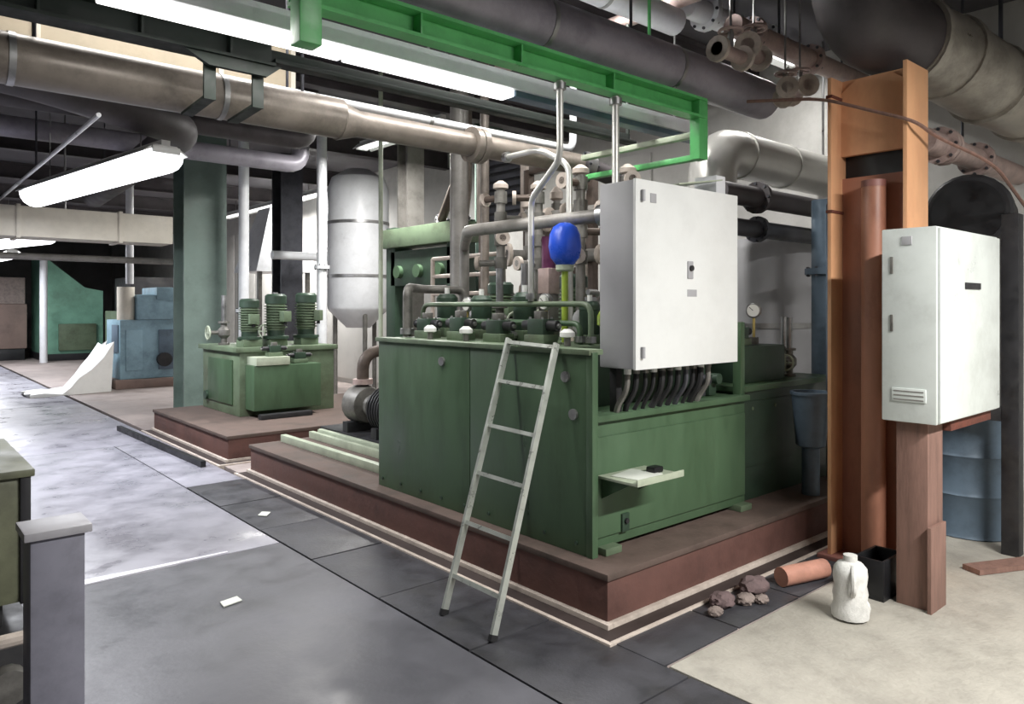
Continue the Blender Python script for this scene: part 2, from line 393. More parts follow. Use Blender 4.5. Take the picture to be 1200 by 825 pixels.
pipe('steam_pipe', 'big dull lavender-grey pipe above the green rail', [(-2.55, 3.10, 3.23), (5.3, 3.10, 3.23)], .15, 'pipe_lav', bands=[((x, 3.1, 3.23), XA, .03) for x in (.2, 1.6, 2.9, 4.1)], hang=[(0, 3.1, 3.23), (3.7, 3.1, 3.23)])
t = pipe('process_pipe', 'long brown-grey pipe with bright upper side crossing above both machines', [(-2.55, 4.28, 2.80), (2.25, 4.28, 2.80)], .125, 'pipe_brown', bands=[((1.5, 4.28, 2.80), XA, .03), ((.5, 4.28, 2.8), XA, .03)], hang=[(.6, 4.28, 2.8), (2.0, 4.28, 2.8)])
M().lathe([(.125, 0), (.085, .14), (.085, 2.2)], (2.24, 4.28, 2.79), XA, 18).build('narrow_run', 'pipe_brown', t)
for x in (3.3, 3.36): M().cyl((x, 4.28, 2.79), (x + .05, 4.28, 2.79), .13, 18).build('flange', 'pipe_brown', t)
pipe('slim_pipe', 'slim pale pipe running on top of the brown-grey pipe', [(1.55, 4.5, 2.97), (4.6, 4.5, 2.97), (4.6, 4.5, 3.6)], .032, 'pipe_white', bend=.1, bands=[((x, 4.5, 2.97), XA, .03) for x in (2.2, 3.1)], hang=[(2, 4.5, 2.97)])
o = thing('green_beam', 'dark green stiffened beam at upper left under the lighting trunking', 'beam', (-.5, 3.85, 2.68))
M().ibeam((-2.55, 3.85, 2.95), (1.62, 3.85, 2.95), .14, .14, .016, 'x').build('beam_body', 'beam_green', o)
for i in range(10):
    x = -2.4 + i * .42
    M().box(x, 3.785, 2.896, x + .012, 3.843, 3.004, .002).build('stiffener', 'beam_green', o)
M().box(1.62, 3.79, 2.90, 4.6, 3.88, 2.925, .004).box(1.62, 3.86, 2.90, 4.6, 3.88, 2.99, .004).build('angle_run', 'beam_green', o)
M().prism([(1.15, 2.885), (1.66, 2.885), (1.58, 2.82), (1.28, 2.82)], 3.80, 3.83, lambda a, b, c: (a, c, b)).build('gusset', 'beam_green', o)
for x in (1.27, 1.52):
    M().box(x, 3.85, 2.66, x + .06, 3.87, 2.885, .002).build('strap', 'beam_green', o)
    M().bar((x + .03, 3.86, 2.67), (x + .03, 4.22, 2.655), .06, .015).build('strap_foot', 'beam_green', o)
for x in (-1.5, 4.58): M().cyl((x, 3.87, 2.92), (x, 3.87, ZC), .015, 6).build('hanger', 'beam_green', o)
o = thing('lit_ceiling_duct', 'beige duct shape standing in for lit ceiling above the brown-grey pipe', 'duct', (0, 6.0, 3.3))  # beige box in place of a patch of lamplit ceiling
M().box(-2.55, 5.75, 3.36, 2.6, 6.35, 3.85, .01).build('duct_body', 'beige', o)
for x in (-1.6, -.4, .8, 2.0, 2.58): M().box(x, 5.73, 3.34, x + .04, 6.37, 3.87, .004).build('duct_flange', 'duct_cream', o)
for x in (-1, 1.6): M().cyl((x, 6.0, 3.85), (x, 6, ZC), .01, 6).build('hanger', 'steel', o)
pipe('bent_pipe', 'dark grey pipe bending away under the ceiling at left', [(-2.55, 6.75, 3.42), (.7, 6.75, 3.42), (1.75, 7.1, 3.32), (2.3, 7.5, 3.32), (2.6, 12.9, 3.32)], .17, 'pipe_dark', bend=.5, bands=[((.2, 6.75, 3.42), XA, .03)], hang=[(-.3, 6.75, 3.42), (2.55, 12, 3.2)])
pipe('ceiling_pipe', 'upper of two dark pipes crossing the ceiling at far left', [(-2.55, 8.4, 3.62), (4.0, 8.4, 3.62), (4.0, 8.4, 4.28)], .12, 'pipe_dark', hang=[(0.5, 8.4, 3.62)])
pipe('ceiling_pipe', 'lower of two dark pipes crossing the ceiling at far left', [(-2.55, 9.9, 3.62), (4.6, 9.9, 3.62), (4.6, 9.9, 4.28)], .12, 'pipe_lav', hang=[(0.2, 9.9, 3.62), (3.6, 9.9, 3.62)])
pipe('conduit', 'thin pale cable conduit running above the glowing aisle lamp', [(1.28, 6.2, 3.04), (1.28, 13.5, 3.04)], .018, 'pipe_white', n=8, hang=[(1.28, 9, 3.04), (1.28, 12, 3.04)])
o = thing('cream_duct', 'pale cream rectangular duct ending at the grey-green column', 'duct', (1.2, 11.6, 2.45))
M().box(-2.55, 11.4, 2.52, 3.32, 11.95, 2.92, .012).build('duct_body', 'duct_cream', o)
for x in (-1.2, 0.1, 1.4, 2.6): M().box(x, 11.38, 2.5, x + .05, 11.97, 2.94, .005).build('duct_flange', 'duct_cream', o)
for x in (-.6, 2.0): M().cyl((x, 11.7, 2.93), (x, 11.7, ZC), .012, 6).build('hanger', 'steel', o)
pipe('thin_duct_pipe', 'slim pipe running below the cream duct', [(-2.55, 12.4, 2.32), (3.6, 12.4, 2.32)], .05, 'pipe_grey', n=10, hang=[(1, 12.4, 2.32)])

# big clad pipe at upper right: runs over the column and elbows towards the right
t = thing('clad_pipe', 'huge grey clad pipe bending over the orange column', 'pipe', (4.9, 1.9, 2.8))
M().tube([(4.52, 2.02, 4.29), (4.52, 2.02, 3.34), (5.1, 1.93, 3.32)], .26, 24, .42).build('elbow', 'pipe_dark', t)
M().tube([(5.05, 1.94, 3.32), (5.45, 1.87, 3.30), (5.9, 1.77, 3.2), (7.55, 1.62, 3.12)], .27, 24, .2).build('straight_run', 'clad', t)
for c, d in (((5.07, 1.935, 3.32), (1, -.16, 0)), ((5.5, 1.86, 3.29), (1, -.2, -.1)), ((6.0, 1.76, 3.19), (1, -.12, -.08)), ((6.7, 1.7, 3.16), (1, -.09, -.05))):
    c = Vector(c); d = Vector(d).normalized(); M().cyl(c - d * .025, c + d * .025, .288, 24).build('seam_band', 'clad', t)
M().cyl((6.2, 1.73, 3.3), (6.2, 1.73, ZC), .015, 8).build('hanger', 'steel_dark', t)
# pale fittings cluster left of the clad pipe
for i, (x, y, z, s, lb) in enumerate([(4.30, 2.75, 3.28, 1.0, 'leftmost pale valve hanging among the pipes left of the clad pipe'), (4.75, 2.85, 3.42, 1.1, 'upper pale valve against the clad pipe'), (4.95, 2.72, 3.14, .9, 'lower pale valve just above the end of the lavender pipe'), (5.5, 2.9, 3.3, 1.0, 'pale valve behind the orange column top')]):
    t = thing('pipe_valve', lb, 'valve', (x, y, z), .3 * i, 'pale valves under the ceiling', world=False)
    M().cyl((-.16 * s, 0, 0), (.16 * s, 0, 0), .045 * s, 14).build('valve_body', 'pinkish', t)
    for k in (-1, 1): M().cyl((k * .13 * s, 0, 0), (k * .16 * s, 0, 0), .085 * s, 14).build('flange', 'edge_pale', t)
    M().cyl((0, 0, 0), (0, 0, .16 * s), .02 * s, 10).build('stem', 'steel', t)
    h = M(); h.tube([(math.cos(a * PI / 8) * .075 * s, math.sin(a * PI / 8) * .075 * s, .15 * s) for a in range(17)], .011 * s, 6)
    h.bar((-.07 * s, 0, .15 * s), (.07 * s, 0, .15 * s), .012, .012).bar((0, -.07 * s, .15 * s), (0, .07 * s, .15 * s), .012, .012); h.build('handwheel', 'pinkish', t)
    M().cyl((0, 0, .15 * s), (0, 0, ZC - z), .008, 6).build('hanger', 'steel', t)
pipe('header_pipe', 'pale pipe high behind the lavender pipe at top centre', [(2.5, 3.42, 3.76), (4.6, 3.42, 3.76)], .1, 'pipe_white', bands=[((x, 3.42, 3.76), XA, .03) for x in (3, 3.8)], hang=[(2.6, 3.42, 3.76), (4.4, 3.42, 3.76)])
pipe('header_pipe', 'pinkish pipe crossing at top right of centre', [(3.6, 2.6, 3.92), (4.6, 2.6, 3.92), (4.6, 5.5, 3.92)], .06, 'pinkish', bend=.15, hang=[(4.0, 2.6, 3.92), (4.6, 5, 3.92)])
for i, (y, z, r, m, lb) in enumerate(((3.42, 3.93, .09, 'pipe_white', 'left of three pale pipes added for brightness at top right of centre'), (3.02, 3.66, .08, 'pinkish', 'lowest of three pale pipes added for brightness at top right of centre'), (2.72, 4.0, .07, 'edge_pale', 'right of three pale pipes added for brightness at top right of centre'))):
    pipe('pale_fill_pipe', lb, [(4.75, y, z), (7.55, y, z)], r, m, flanges=[((5.0, y, z), XA, .05), ((5.9, y, z), XA, .05)], fm=m, hang=[(5.4, y, z)])  # pale colour stands in for the light on the wall behind
# pinkish header pipes behind the right cabinet
pipe('flanged_pipe', 'pinkish flanged pipe below the clad pipe at right edge', [(5.45, 1.98, 2.75), (7.55, 1.98, 2.75)], .085, 'pinkish', flanges=[((5.75, 1.98, 2.75), XA, .05), ((5.82, 1.98, 2.75), XA, .05), ((6.5, 1.98, 2.75), XA, .05)], fm='pinkish', hang=[(6.2, 1.98, 2.75)])
pipe('sagging_cable', 'thin brown cable sagging across the orange column head', [(4.5, 2.75, 3.0), (4.57, 2.26, 2.93), (4.57, 2.0, 2.81), (4.57, 1.70, 2.68), (4.8, 1.69, 2.63), (5.25, 1.5, 2.49), (6.1, 1.55, 2.3)], .011, 'wood', bend=.2, n=6, cat='cable')
t = thing('silver_duct', 'bright silver elbow duct passing behind the orange column', 'duct', (6.2, 3.6, 2.5))
M().tube([(5.35, 3.6, 2.35), (5.35, 3.6, 2.93), (7.55, 3.6, 2.93)], .2, 22, .33).build('duct_body', 'silver', t)
for c, d in (((5.35, 3.6, 2.5), ZA), ((5.75, 3.6, 2.93), XA), ((6.5, 3.6, 2.93), XA)):
    c = Vector(c); d = Vector(d); M().cyl(c - d * .015, c + d * .015, .212, 22).build('seam_band', 'silver', t)
M().cyl((7.3, 3.6, 3.12), (7.3, 3.6, ZC), .012, 6).build('hanger', 'steel', t)

# ------------------------------------------------------------------ machine plinths
def plinth(x0, x1, y0, y1, label, name='machine_plinth'):
    t = thing(name, label, 'plinth', ((x0 + x1) / 2, (y0 + y1) / 2, 0))
    M().box(x0 + .05, y0 + .05, -.04, x1, y1 - .03, .255, .01).build('concrete_body', 'plinth', t)
    M().box(x0 + .035, y0 + .035, .235, x1, y1 - .02, .27, .006).build('top_plate', 'plinth_top', t)
    M().box(x0 + .02, y0 + .02, -.04, x0 + .06, y1, .03, .003).box(x0 + .06, y0 + .02, -.04, x1, y0 + .06, .03, .003).build('foot_angle', 'edge_pale', t)
    M().box(x0 - .075, y0 - .075, -.04, x0 + .02, y1, .005).box(x0 + .02, y0 - .075, -.04, x1, y0 + .02, .005).build('gutter', 'gutter', t)
    M().box(x0 - .10, y0 - .10, -.04, x0 - .075, y1, .012, .003).box(x0 - .075, y0 - .10, -.04, x1, y0 - .075, .012, .003).build('floor_angle', 'edge_pale', t)
    return t
plinth(2.72, 5.92, 2.42, 7.1, 'long red-brown plinth under the machine with the ladder')
plinth(2.72, 5.6, 7.62, 10.35, 'shorter red-brown plinth under the rear green machine')
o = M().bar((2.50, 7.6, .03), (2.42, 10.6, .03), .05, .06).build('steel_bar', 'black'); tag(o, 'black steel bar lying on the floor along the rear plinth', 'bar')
for i, (x, w) in enumerate(((3.05, .06), (3.35, .05))):
    o = M().box(x, 4.95, .27, x + w, 7.02, .34, .006).build('base_rail', 'green_pale')
    tag(o, ('front pale green rail lying on the plinth left of the tank', 'rear pale green rail lying on the plinth left of the tank')[i], 'rail')
o = M().box(3.43, 5.2, .27, 3.49, 7.0, .36, .02).build('drip_tray', 'green_pale'); tag(o, 'pale narrow drip tray on the plinth beside the black pump', 'tray')

# ------------------------------------------------------------------ main machine tank
t = thing('hydraulic_tank', 'large green hydraulic tank with the ladder leaning on it', 'machine', (3.6, 3.7, .27))
M().box(2.90, 2.70, .30, 4.39, 4.84, 1.01, .008).build('lower_body', 'green', t)
M().box(2.90, 2.97, 1.0, 4.39, 4.84, 1.34, .008).build('upper_body', 'green_dark', t)
for y0, y1 in ((2.69, 3.72), (3.725, 4.84)):
    M().box(2.87, y0, .27, 2.902, y1, 1.35, .004).build('side_panel', 'green', t)
M().box(2.865, 2.66, .27, 2.91, 2.705, 1.36, .005).build('corner_post', 'green', t)
M().box(2.90, 2.66, .985, 4.39, 2.75, 1.02, .004).build('ledge', 'green', t)
M().box(2.92, 2.685, .36, 4.37, 2.70, .90, .004).build('front_panel', 'green', t)
M().box(2.85, 2.67, 1.345, 2.96, 4.86, 1.375, .004).build('top_rim', 'green_dull', t)
M().box(2.98, 2.97, 1.335, 4.39, 4.84, 1.372, .004).build('top_plate', 'green_dull', t)
M().box(4.34, 2.70, .99, 4.39, 2.76, 1.5, .004).build('corner_post', 'green', t)
for x in (2.95, 4.25): M().box(x, 2.64, .27, x + .13, 2.75, .31, .006).build('foot', 'green_dull', t)
lk = M().box(3.12, 2.672, .36, 3.18, 2.69, .46, .004).build('lock_plate', 'green_dark', t); M().cyl((3.15, 2.66, .42), (3.15, 2.69, .42), .015, 10).build('lock', 'blackish', lk)
for y, z in ((4.02, 1.24), (2.86, 1.22), (2.80, 1.02)):
    M().cyl((2.855, y, z), (2.875, y, z), .03, 14).build('plug', 'steel', t)
for y in [2.78 + i * .25 for i in range(9)]:
    M().cyl((2.862, y, .33), (2.872, y, .33), .011, 8).build('bolt', 'green_dark', t)
# shelf with papers
sh = thing('wall_shelf', 'small pale shelf jutting from the green tank front', 'shelf', (3.08, 2.55, .68))
M().box(2.93, 2.42, .685, 3.32, 2.684, .70, .003).build('tray', 'green_pale', sh)
M().box(2.93, 2.41, .685, 3.32, 2.42, .72, .002).build('lip', 'green_pale', sh)
for x in (2.96, 3.27): M().prism([(2.684, .685), (2.684, .57), (2.47, .685)], x, x + .012, lambda a, b, c: (c, a, b)).build('bracket', 'green', sh)
o = M().box(2.98, 2.45, .70, 3.2, 2.64, .706, .001, rz=.2).build('paper_sheet', 'paper'); tag(o, 'white paper sheets lying on the small shelf', 'paper')
o = M().box(3.18, 2.5, .701, 3.26, 2.56, .735, .01).build('small_box', 'black'); tag(o, 'small black box on the small shelf', 'box')

# rear section of the machine on the same plinth
t = thing('rear_tank', 'dark green tank section behind the white control cabinet', 'machine', (5.0, 3.6, .27))
M().box(4.46, 2.78, .27, 5.75, 4.6, 1.02, .01).build('body', 'green_dark', t)
M().box(4.43, 2.75, 1.02, 5.78, 4.62, 1.06, .006).build('top_plate', 'green', t)
M().box(4.46, 2.77, .5, 5.7, 2.785, .95, .004).build('front_panel', 'green_dark', t)
M().box(4.62, 2.86, 1.06, 5.2, 3.2, 1.32, .01).build('upper_box', 'green_dark', t)
for x in (4.6, 4.9, 5.2, 5.5): M().cyl((x, 2.765, .9), (x, 2.775, .9), .012, 8).build('bolt', 'green_dull', t)

# ------------------------------------------------------------------ white control cabinet
t = thing('control_cabinet', 'white control cabinet mounted over the front of the green tank', 'cabinet', (3.5, 2.62, 1.0))
M().box(3.03, 2.52, 1.27, 3.975, 2.76, 2.275, .008).build('body', 'cab_grey', t)  # grey colour carries the shade of the side turned from the light
d = M().box(3.022, 2.498, 1.268, 3.983, 2.518, 2.278, .005).build('door', 'cab_white', t)
M().box(3.47, 2.49, 1.76, 3.52, 2.499, 1.86, .004).build('lock_plate', 'cab_grey', d)
M().cyl((3.495, 2.478, 1.82), (3.495, 2.492, 1.82), .016, 12).build('lock', 'blackish', d)
M().box(3.47, 2.4965, 1.66, 3.56, 2.499, 1.70, .0005).build('name_plate', 'cab_grey', d)
for z in (2.19, 1.36): M().cyl((3.07, 2.487, z - .03), (3.07, 2.487, z + .03), .011, 8).build('hinge', 'cab_grey', d)
M().box(3.14, 2.494, 2.16, 3.19, 2.499, 2.21, .001).build('sticker', 'cab_grey', d)
for x in (3.10, 3.84): M().box(x, 2.70, 1.02, x + .05, 2.75, 1.28, .004).build('leg', 'blackish', t)
rd = random.Random(4)
for i in range(11):
    x = 3.10 + i * .075
    g = M().cyl((x, 2.62, 1.235), (x, 2.62, 1.272), .02, 8).build('cable_gland', 'grey_iron' if i % 3 else 'white', t)
    M().tube([(x, 2.62, 1.24), (x + rd.uniform(-.008, .008), 2.62, 1.15), (x + rd.uniform(-.012, .012), 2.68, 1.06), (x, 2.70, 1.021)], rd.choice((.012, .016, .02)), 8, .06).build('cable', rd.choice(('rubber', 'steel_dark', 'rubber', 'grey_iron')), g)
for i, (x, m) in enumerate(((2.98, 'grey_iron'), (4.08, 'steel_dark'), (4.2, 'green_dark'))):
    f = thing('ledge_valve', ('pale round valve on the ledge left of the control cabinet', 'dark valve on the ledge right of the control cabinet', 'green valve at the right end of the tank ledge')[i], 'valve', (x, 2.86, 1.02), 0, None, world=False)
    M().box(-.04, -.04, 0, .04, .04, .08, .006).build('block', m, f); M().cyl((0, -.03, .11), (0, -.09, .11), .035, 12).build('cap', 'white' if i == 0 else m, f); M().cyl((0, 0, .08), (0, 0, .22), .018, 10).build('stem', m, f)
o = M().prism([(3.40, 2.50), (3.83, 2.5), (3.83, 2.74), (3.5, 2.74)], 2.285, 2.292).rot(-.16, 'Y', (3.40, 2.6, 2.285)).build('metal_sheet', 'green_pale'); tag(o, 'pale greenish sheet propped on top of the control cabinet', 'sheet')
o = M().box(3.85, 2.56, 2.28, 3.95, 2.72, 2.40, .01).build('junction_box', 'pipe_white'); tag(o, 'small pale junction box on the control cabinet top', 'box')

# ------------------------------------------------------------------ ladder leaning on the tank
t = thing('ladder', 'aluminium ladder leaning against the green tank', 'ladder', (2.24, 2.95, 0))
A0, A1 = Vector((2.24, 3.13, 0)), Vector((2.835, 3.30, 1.415)); B0, B1 = Vector((2.24, 2.73, 0)), Vector((2.835, 2.90, 1.40))
nrm = (A1 - A0).cross(B0 - A0).normalized()
for a, b in ((A0, A1), (B0, B1)):
    r = M().bar(a, b, .018, .036, nrm).build('stile', 'alu', t)
    M().bar(a, a + (b - a) * .02, .024, .042, nrm).build('foot_cap', 'rubber', r)
for k in (.13, .31, .485, .66, .83, .985):
    M().bar(A0 + (A1 - A0) * k, B0 + (B1 - B0) * k, .021, .021, nrm).build('rung', 'alu', t)

# ------------------------------------------------------------------ hydraulic fittings (prototypes in local coordinates, base at z = 0)
def b_valve_block():
    t = thing('valve_block', '', 'valve', world=False)
    M().box(-.09, -.06, 0, .09, .06, .05, .005).build('base_block', 'green_dull', t)
    M().box(-.07, -.05, .05, .07, .05, .13, .005).build('valve_body', 'green_dark', t)
    for s in (-1, 1):
        c = M().cyl((s * .07, 0, .095), (s * .15, 0, .095), .028, 12).build('solenoid', 'blackish', t)
        M().cyl((s * .15, 0, .095), (s * .17, 0, .095), .012, 8).build('nut', 'steel', c)
    M().box(-.03, -.03, .13, .03, .03, .17, .004).build('plug_cap', 'grey_iron', t)
    for sx in (-1, 1):
        for sy in (-1, 1): M().cyl((sx * .055, sy * .038, .128), (sx * .055, sy * .038, .14), .008, 6).build('bolt', 'steel', t)
    return t
def b_vertical_motor():
    t = thing('vertical_motor', '', 'motor', world=False)
    M().lathe([(.12, 0), (.12, .025), (.08, .03), (.08, .08)], (0, 0, 0), ZA, 18).build('flange', 'green_dark', t)
    pr = [(.085, .08)]
    for i in range(9): z = .1 + i * .025; pr += [(.085, z), (.105, z + .004), (.105, z + .01), (.085, z + .014)]
    pr += [(.085, .335)]
    M().lathe(pr, (0, 0, 0), ZA, 18).build('finned_body', 'green_dull', t)
    M().lathe([(.1, .33), (.1, .4), (.08, .42), (0, .425)], (0, 0, 0), ZA, 18).build('fan_cover', 'green_dark', t)
    b = M().box(-.05, -.15, .16, .05, -.09, .26, .006).build('terminal_box', 'green_dull', t); M().cyl((0, -.12, .16), (0, -.12, .13), .015, 8).build('cable_gland', 'blackish', b)
    return t
def b_pump():
    t = thing('pump_motor', '', 'pump', world=False)
    pr = [(.0, 0), (.09, .0), (.09, .05)]
    for i in range(8): z = .06 + i * .028; pr += [(.085, z), (.105, z + .004), (.105, z + .012), (.085, z + .016)]
    pr += [(.09, .30), (.07, .33), (.055, .34)]
    M().lathe(pr, (-.24, 0, .16), XA, 18).build('motor_body', 'green_dull', t)
    M().lathe([(.055, 0), (.055, .08), (.085, .085), (.085, .11), (.06, .115), (.06, .2), (.03, .21), (0, .21)], (.1, 0, .16), XA, 16).build('pump_head', 'grey_iron', t)
    for x in (-.17, -.02, .22): M().box(x - .025, -.09, 0, x + .025, .09, .08, .005).build('foot', 'green_dark', t)
    M().box(-.16, -.05, .24, -.05, .05, .31, .006).build('terminal_box', 'green_dark', t)
    p = M().tube([(.26, 0, .2), (.26, 0, .34), (.26, .12, .34)], .022, 10, .05).build('outlet_pipe', 'steel', t); M().cyl((.26, 0, .22), (.26, 0, .25), .035, 10).build('nut', 'steel', p)
    return t
def b_gauge():
    t = thing('pressure_gauge', '', 'gauge', world=False)
    M().box(-.03, -.03, 0, .03, .03, .05, .004).build('base', 'grey_iron', t)
    M().cyl((0, 0, .05), (0, 0, .2), .011, 8).build('stem', 'brass', t)
    c = M().lathe([(.05, 0), (.056, .01), (.056, .035), (.05, .04)], (.02, 0, .25), (-1, 0, 0), 18).build('case', 'steel', t)
    f = M().cyl((-.0205, 0, .25), (-.022, 0, .25), .046, 18).build('dial', 'dial', t); M().bar((-.023, 0, .25), (-.023, .028, .275), .004, .002, XA).build('needle', 'black', f)
    return t
def b_check_valve():
    t = thing('globe_valve', '', 'valve', world=False)
    M().lathe([(.05, 0), (.05, .02), (.028, .022), (.028, .06), (.055, .09), (.055, .14), (.028, .17), (.028, .2), (.05, .202), (.05, .22)], (0, 0, 0), ZA, 14).build('valve_body', 'grey_iron', t)
    M().cyl((-.05, 0, .115), (-.14, 0, .115), .02, 10).build('bonnet', 'grey_iron', t)
    h = M(); h.tube([(-.145, math.cos(a * PI / 7) * .06, .115 + math.sin(a * PI / 7) * .06) for a in range(15)], .008, 6); h.bar((-.145, -.06, .115), (-.145, .06, .115), .01, .01).bar((-.145, 0, .055), (-.145, 0, .175), .01, .01)
    h.build('handwheel', 'green_pale', t)
    M().cyl((0, 0, .22), (0, 0, .46), .024, 12).build('riser_pipe', 'steel', t)
    return t
def b_accumulator():
    t = thing('accumulator', '', 'pressure vessel', world=False)
    M().lathe([(.03, 0), (.03, .06), (.05, .07), (.085, .12), (.09, .16), (.09, .42), (.08, .47), (.05, .51), (.02, .525), (0, .53)], (0, 0, 0), ZA, 18).build('shell', 'green_dark', t)
    M().cyl((0, 0, .52), (0, 0, .57), .02, 10).build('gas_valve', 'steel', t)
    M().cyl((0, 0, .27), (0, 0, .3), .094, 18).build('clamp_band', 'steel', t)
    return t
def b_manifold():
    t = thing('manifold', '', 'manifold', world=False)
    M().box(-.07, -.2, 0, .07, .2, .12, .006).build('block', 'green', t)
    for i in range(4):
        y = -.15 + i * .1
        s = M().cyl((-.07, y, .06), (-.12, y, .06), .025, 8).build('port_nut', 'steel', t)
        M().cyl((0, y, .12), (0, y, .2 + .03 * (i % 2)), .022, 10).build('cartridge', 'blackish' if i % 2 else 'brass', t)
    return t
BUILD = dict(valve_block=b_valve_block, vertical_motor=b_vertical_motor, pump=b_pump, gauge=b_gauge, check=b_check_valve, acc=b_accumulator, manifold=b_manifold)
ORD = ['leftmost', 'second', 'third', 'fourth', 'fifth', 'sixth', 'seventh', 'eighth', 'ninth', 'tenth']
def nth(i): return ORD[i] if i == 0 else ORD[i] + ' from left'
ZT = 1.372
# rows on the tank top (left to right in the picture is decreasing y)
for i, y in enumerate((4.56, 4.15, 3.74, 3.33)):
    spawn('valve_block', (3.12, y, ZT), PI / 2, 'green valve block, %s, in the front row on the ladder tank' % nth(i), (1, 1, 1.1 + .1 * (i % 2)), 'valve blocks on the front edge of the tank')
for i, (y, s) in enumerate(((4.46, 1.), (3.60, 1.05))):
    spawn('gauge', (3.42, y, ZT), 0, ('left round dial pressure gauge behind the front valve blocks', 'right round dial pressure gauge behind the front valve blocks')[i], s, 'pressure gauges on the tank')
for i, (x, y, rz, s) in enumerate(((4.15, 4.5, PI / 2, 1.0), (4.12, 3.5, PI / 2, 1.))):
    spawn('pump', (x, y, ZT), rz, ('left finned green pump motor lying at the back of the ladder tank', 'right finned green pump motor lying at the back of the ladder tank')[i], s, 'pump motors on the ladder tank')
for i, (x, y, s) in enumerate(((3.66, 4.36, 1.0), (4.12, 4.03, 1.15))):
    spawn('vertical_motor', (x, y, ZT), 0, ('nearer upright finned green motor on the ladder tank', 'farther upright finned green motor on the ladder tank')[i], s, 'upright motors on the ladder tank')
for i, (x, y, s) in enumerate(((3.40, 4.06, 1.1), (3.66, 4.08, 1.2), (4.15, 3.06, 1.3))):
    spawn('check', (x, y, ZT), PI / 2 if i < 2 else 0, 'grey globe valve with handwheel, %s, standing on the ladder tank' % nth(i), s, 'globe valves on the ladder tank')
spawn('manifold', (3.72, 3.06, ZT), PI / 2, 'green manifold block with brass cartridges behind the control cabinet', 1)
for i, (x, y, z, s) in enumerate(((4.62, 3.35, 1.06, 1.9), (5.0, 3.5, 1.06, 1.5))):
    spawn('acc', (x, y, z), 0, ('tall dark green accumulator bottle right of the control cabinet', 'shorter green accumulator bottle on the rear tank section')[i], (1, 1, s))
for i, (x, y) in enumerate(((5.43, 2.95), (5.62, 3.1))):
    spawn('check', (x, y, 1.06), .3, ('grey globe valve on the rear tank section, left of the blue-grey pipe', 'grey globe valve on the rear tank section, beside the blue-grey pipe')[i], 1)
spawn('valve_block', (4.75, 2.98, 1.325), 0, 'green valve block on the small box right of the control cabinet', 1)
spawn('gauge', (5.0, 3.0, 1.325), .3, 'round dial gauge on the small box right of the control cabinet', 1)

# pipes rising from the tank
def rp(label, pts, r, m, bend=.08, nuts=True, fm='steel'):
    fl_ = []
    if nuts:
        for a, b in ((0, 1), (-1, -2)):
            p, q = Vector(pts[a]), Vector(pts[b]); d = (q - p).normalized(); fl_.append((tuple(p + d * (.02 + r * .6)), tuple(d), .03 + r * .4))
    return pipe('hydraulic_pipe', label, pts, r, m, fl_, fm, bend, n=12, group='hydraulic pipes above the ladder tank')
rp('thick grey riser pipe standing behind the left half of the ladder tank', [(4.55, 6.08, .27), (4.55, 6.08, 4.28)], .095, 'pipe_grey')
rp('second thick riser pipe standing just right of the first', [(4.62, 5.75, .27), (4.62, 5.75, 4.28)], .045, 'pipe_brown', .15)
rp('thin silver pipe looping down beside the dark vent grille', [(3.55, 4.19, 2.71), (3.55, 3.80, 2.71), (3.62, 3.58, 2.58), (3.62, 3.57, 1.375)], .022, 'silver')
rp('slanted brown pipe rising to the brown-grey pipe', [(5.75, 8.1, 2.73), (5.3, 7.0, 3.33), (5.3, 7.0, 4.28)], .06, 'brown_iron')
rp('second slanted brown pipe just behind the first', [(5.85, 7.70, 2.73), (5.6, 7.3, 3.1), (5.6, 7.3, 4.28)], .05, 'pipe_brown')
rp('thin pale pole standing at the left end of the ladder tank', [(4.39, 7.36, 0), (4.39, 7.36, 4.28)], .025, 'green_pale', nuts=False)
rp('low pale pipe running along the front row of valve blocks', [(3.24, 4.80, 1.375), (3.24, 4.80, 1.62), (3.24, 3.02, 1.62), (3.24, 3.02, 1.375)], .018, 'green_dull')
rp('lower green pipe along the tank edge behind the ladder top', [(3.24, 4.71, 1.375), (3.24, 4.71, 1.5), (3.24, 3.11, 1.5), (3.24, 3.11, 1.375)], .018, 'green')
rp('dark upright pipe with elbow behind the blue bottle', [(4.31, 3.87, 1.375), (4.31, 3.87, 2.45), (4.9, 3.87, 2.45)], .04, 'brown_iron')
rp('grey pipe crossing behind the control cabinet top', [(3.60, 3.2, 2.2), (3.3, 4.3, 2.16), (4.1, 5.4, 2.16), (4.1, 5.4, .27)], .045, 'pipe_grey', .1)
rp('brown hooped pipe behind the pump motors', [(4.43, 4.95, .27), (4.43, 4.95, 2.0), (4.43, 4.2, 2.0), (4.43, 4.2, 1.07)], .028, 'pipe_brown')
rp('upper dark cross pipe right of the riser pipes', [(4.46, 4.28, 2.79), (4.9, 4.2, 2.7), (5.3, 4.05, 2.2), (5.3, 4.05, 1.07)], .08, 'pipe_dark', .2)
rp('silver hanger tube below the green rail, nearer the ladder', [(2.98, 3.02, 2.898), (2.98, 3.02, 2.45), (3.24, 3.55, 2.3), (3.24, 3.55, 1.64)], .02, 'silver')
rp('silver hanger tube below the green rail, nearer the control cabinet', [(3.46, 3.02, 2.898), (3.46, 3.02, 1.375)], .022, 'silver')
rp('grey elbow pipe at the left end of the tank top', [(3.09, 4.79, 1.376), (3.09, 4.79, 1.75), (3.5, 5.15, 1.75), (3.9, 5.15, 1.75), (3.9, 5.15, .27)], .035, 'grey_iron')
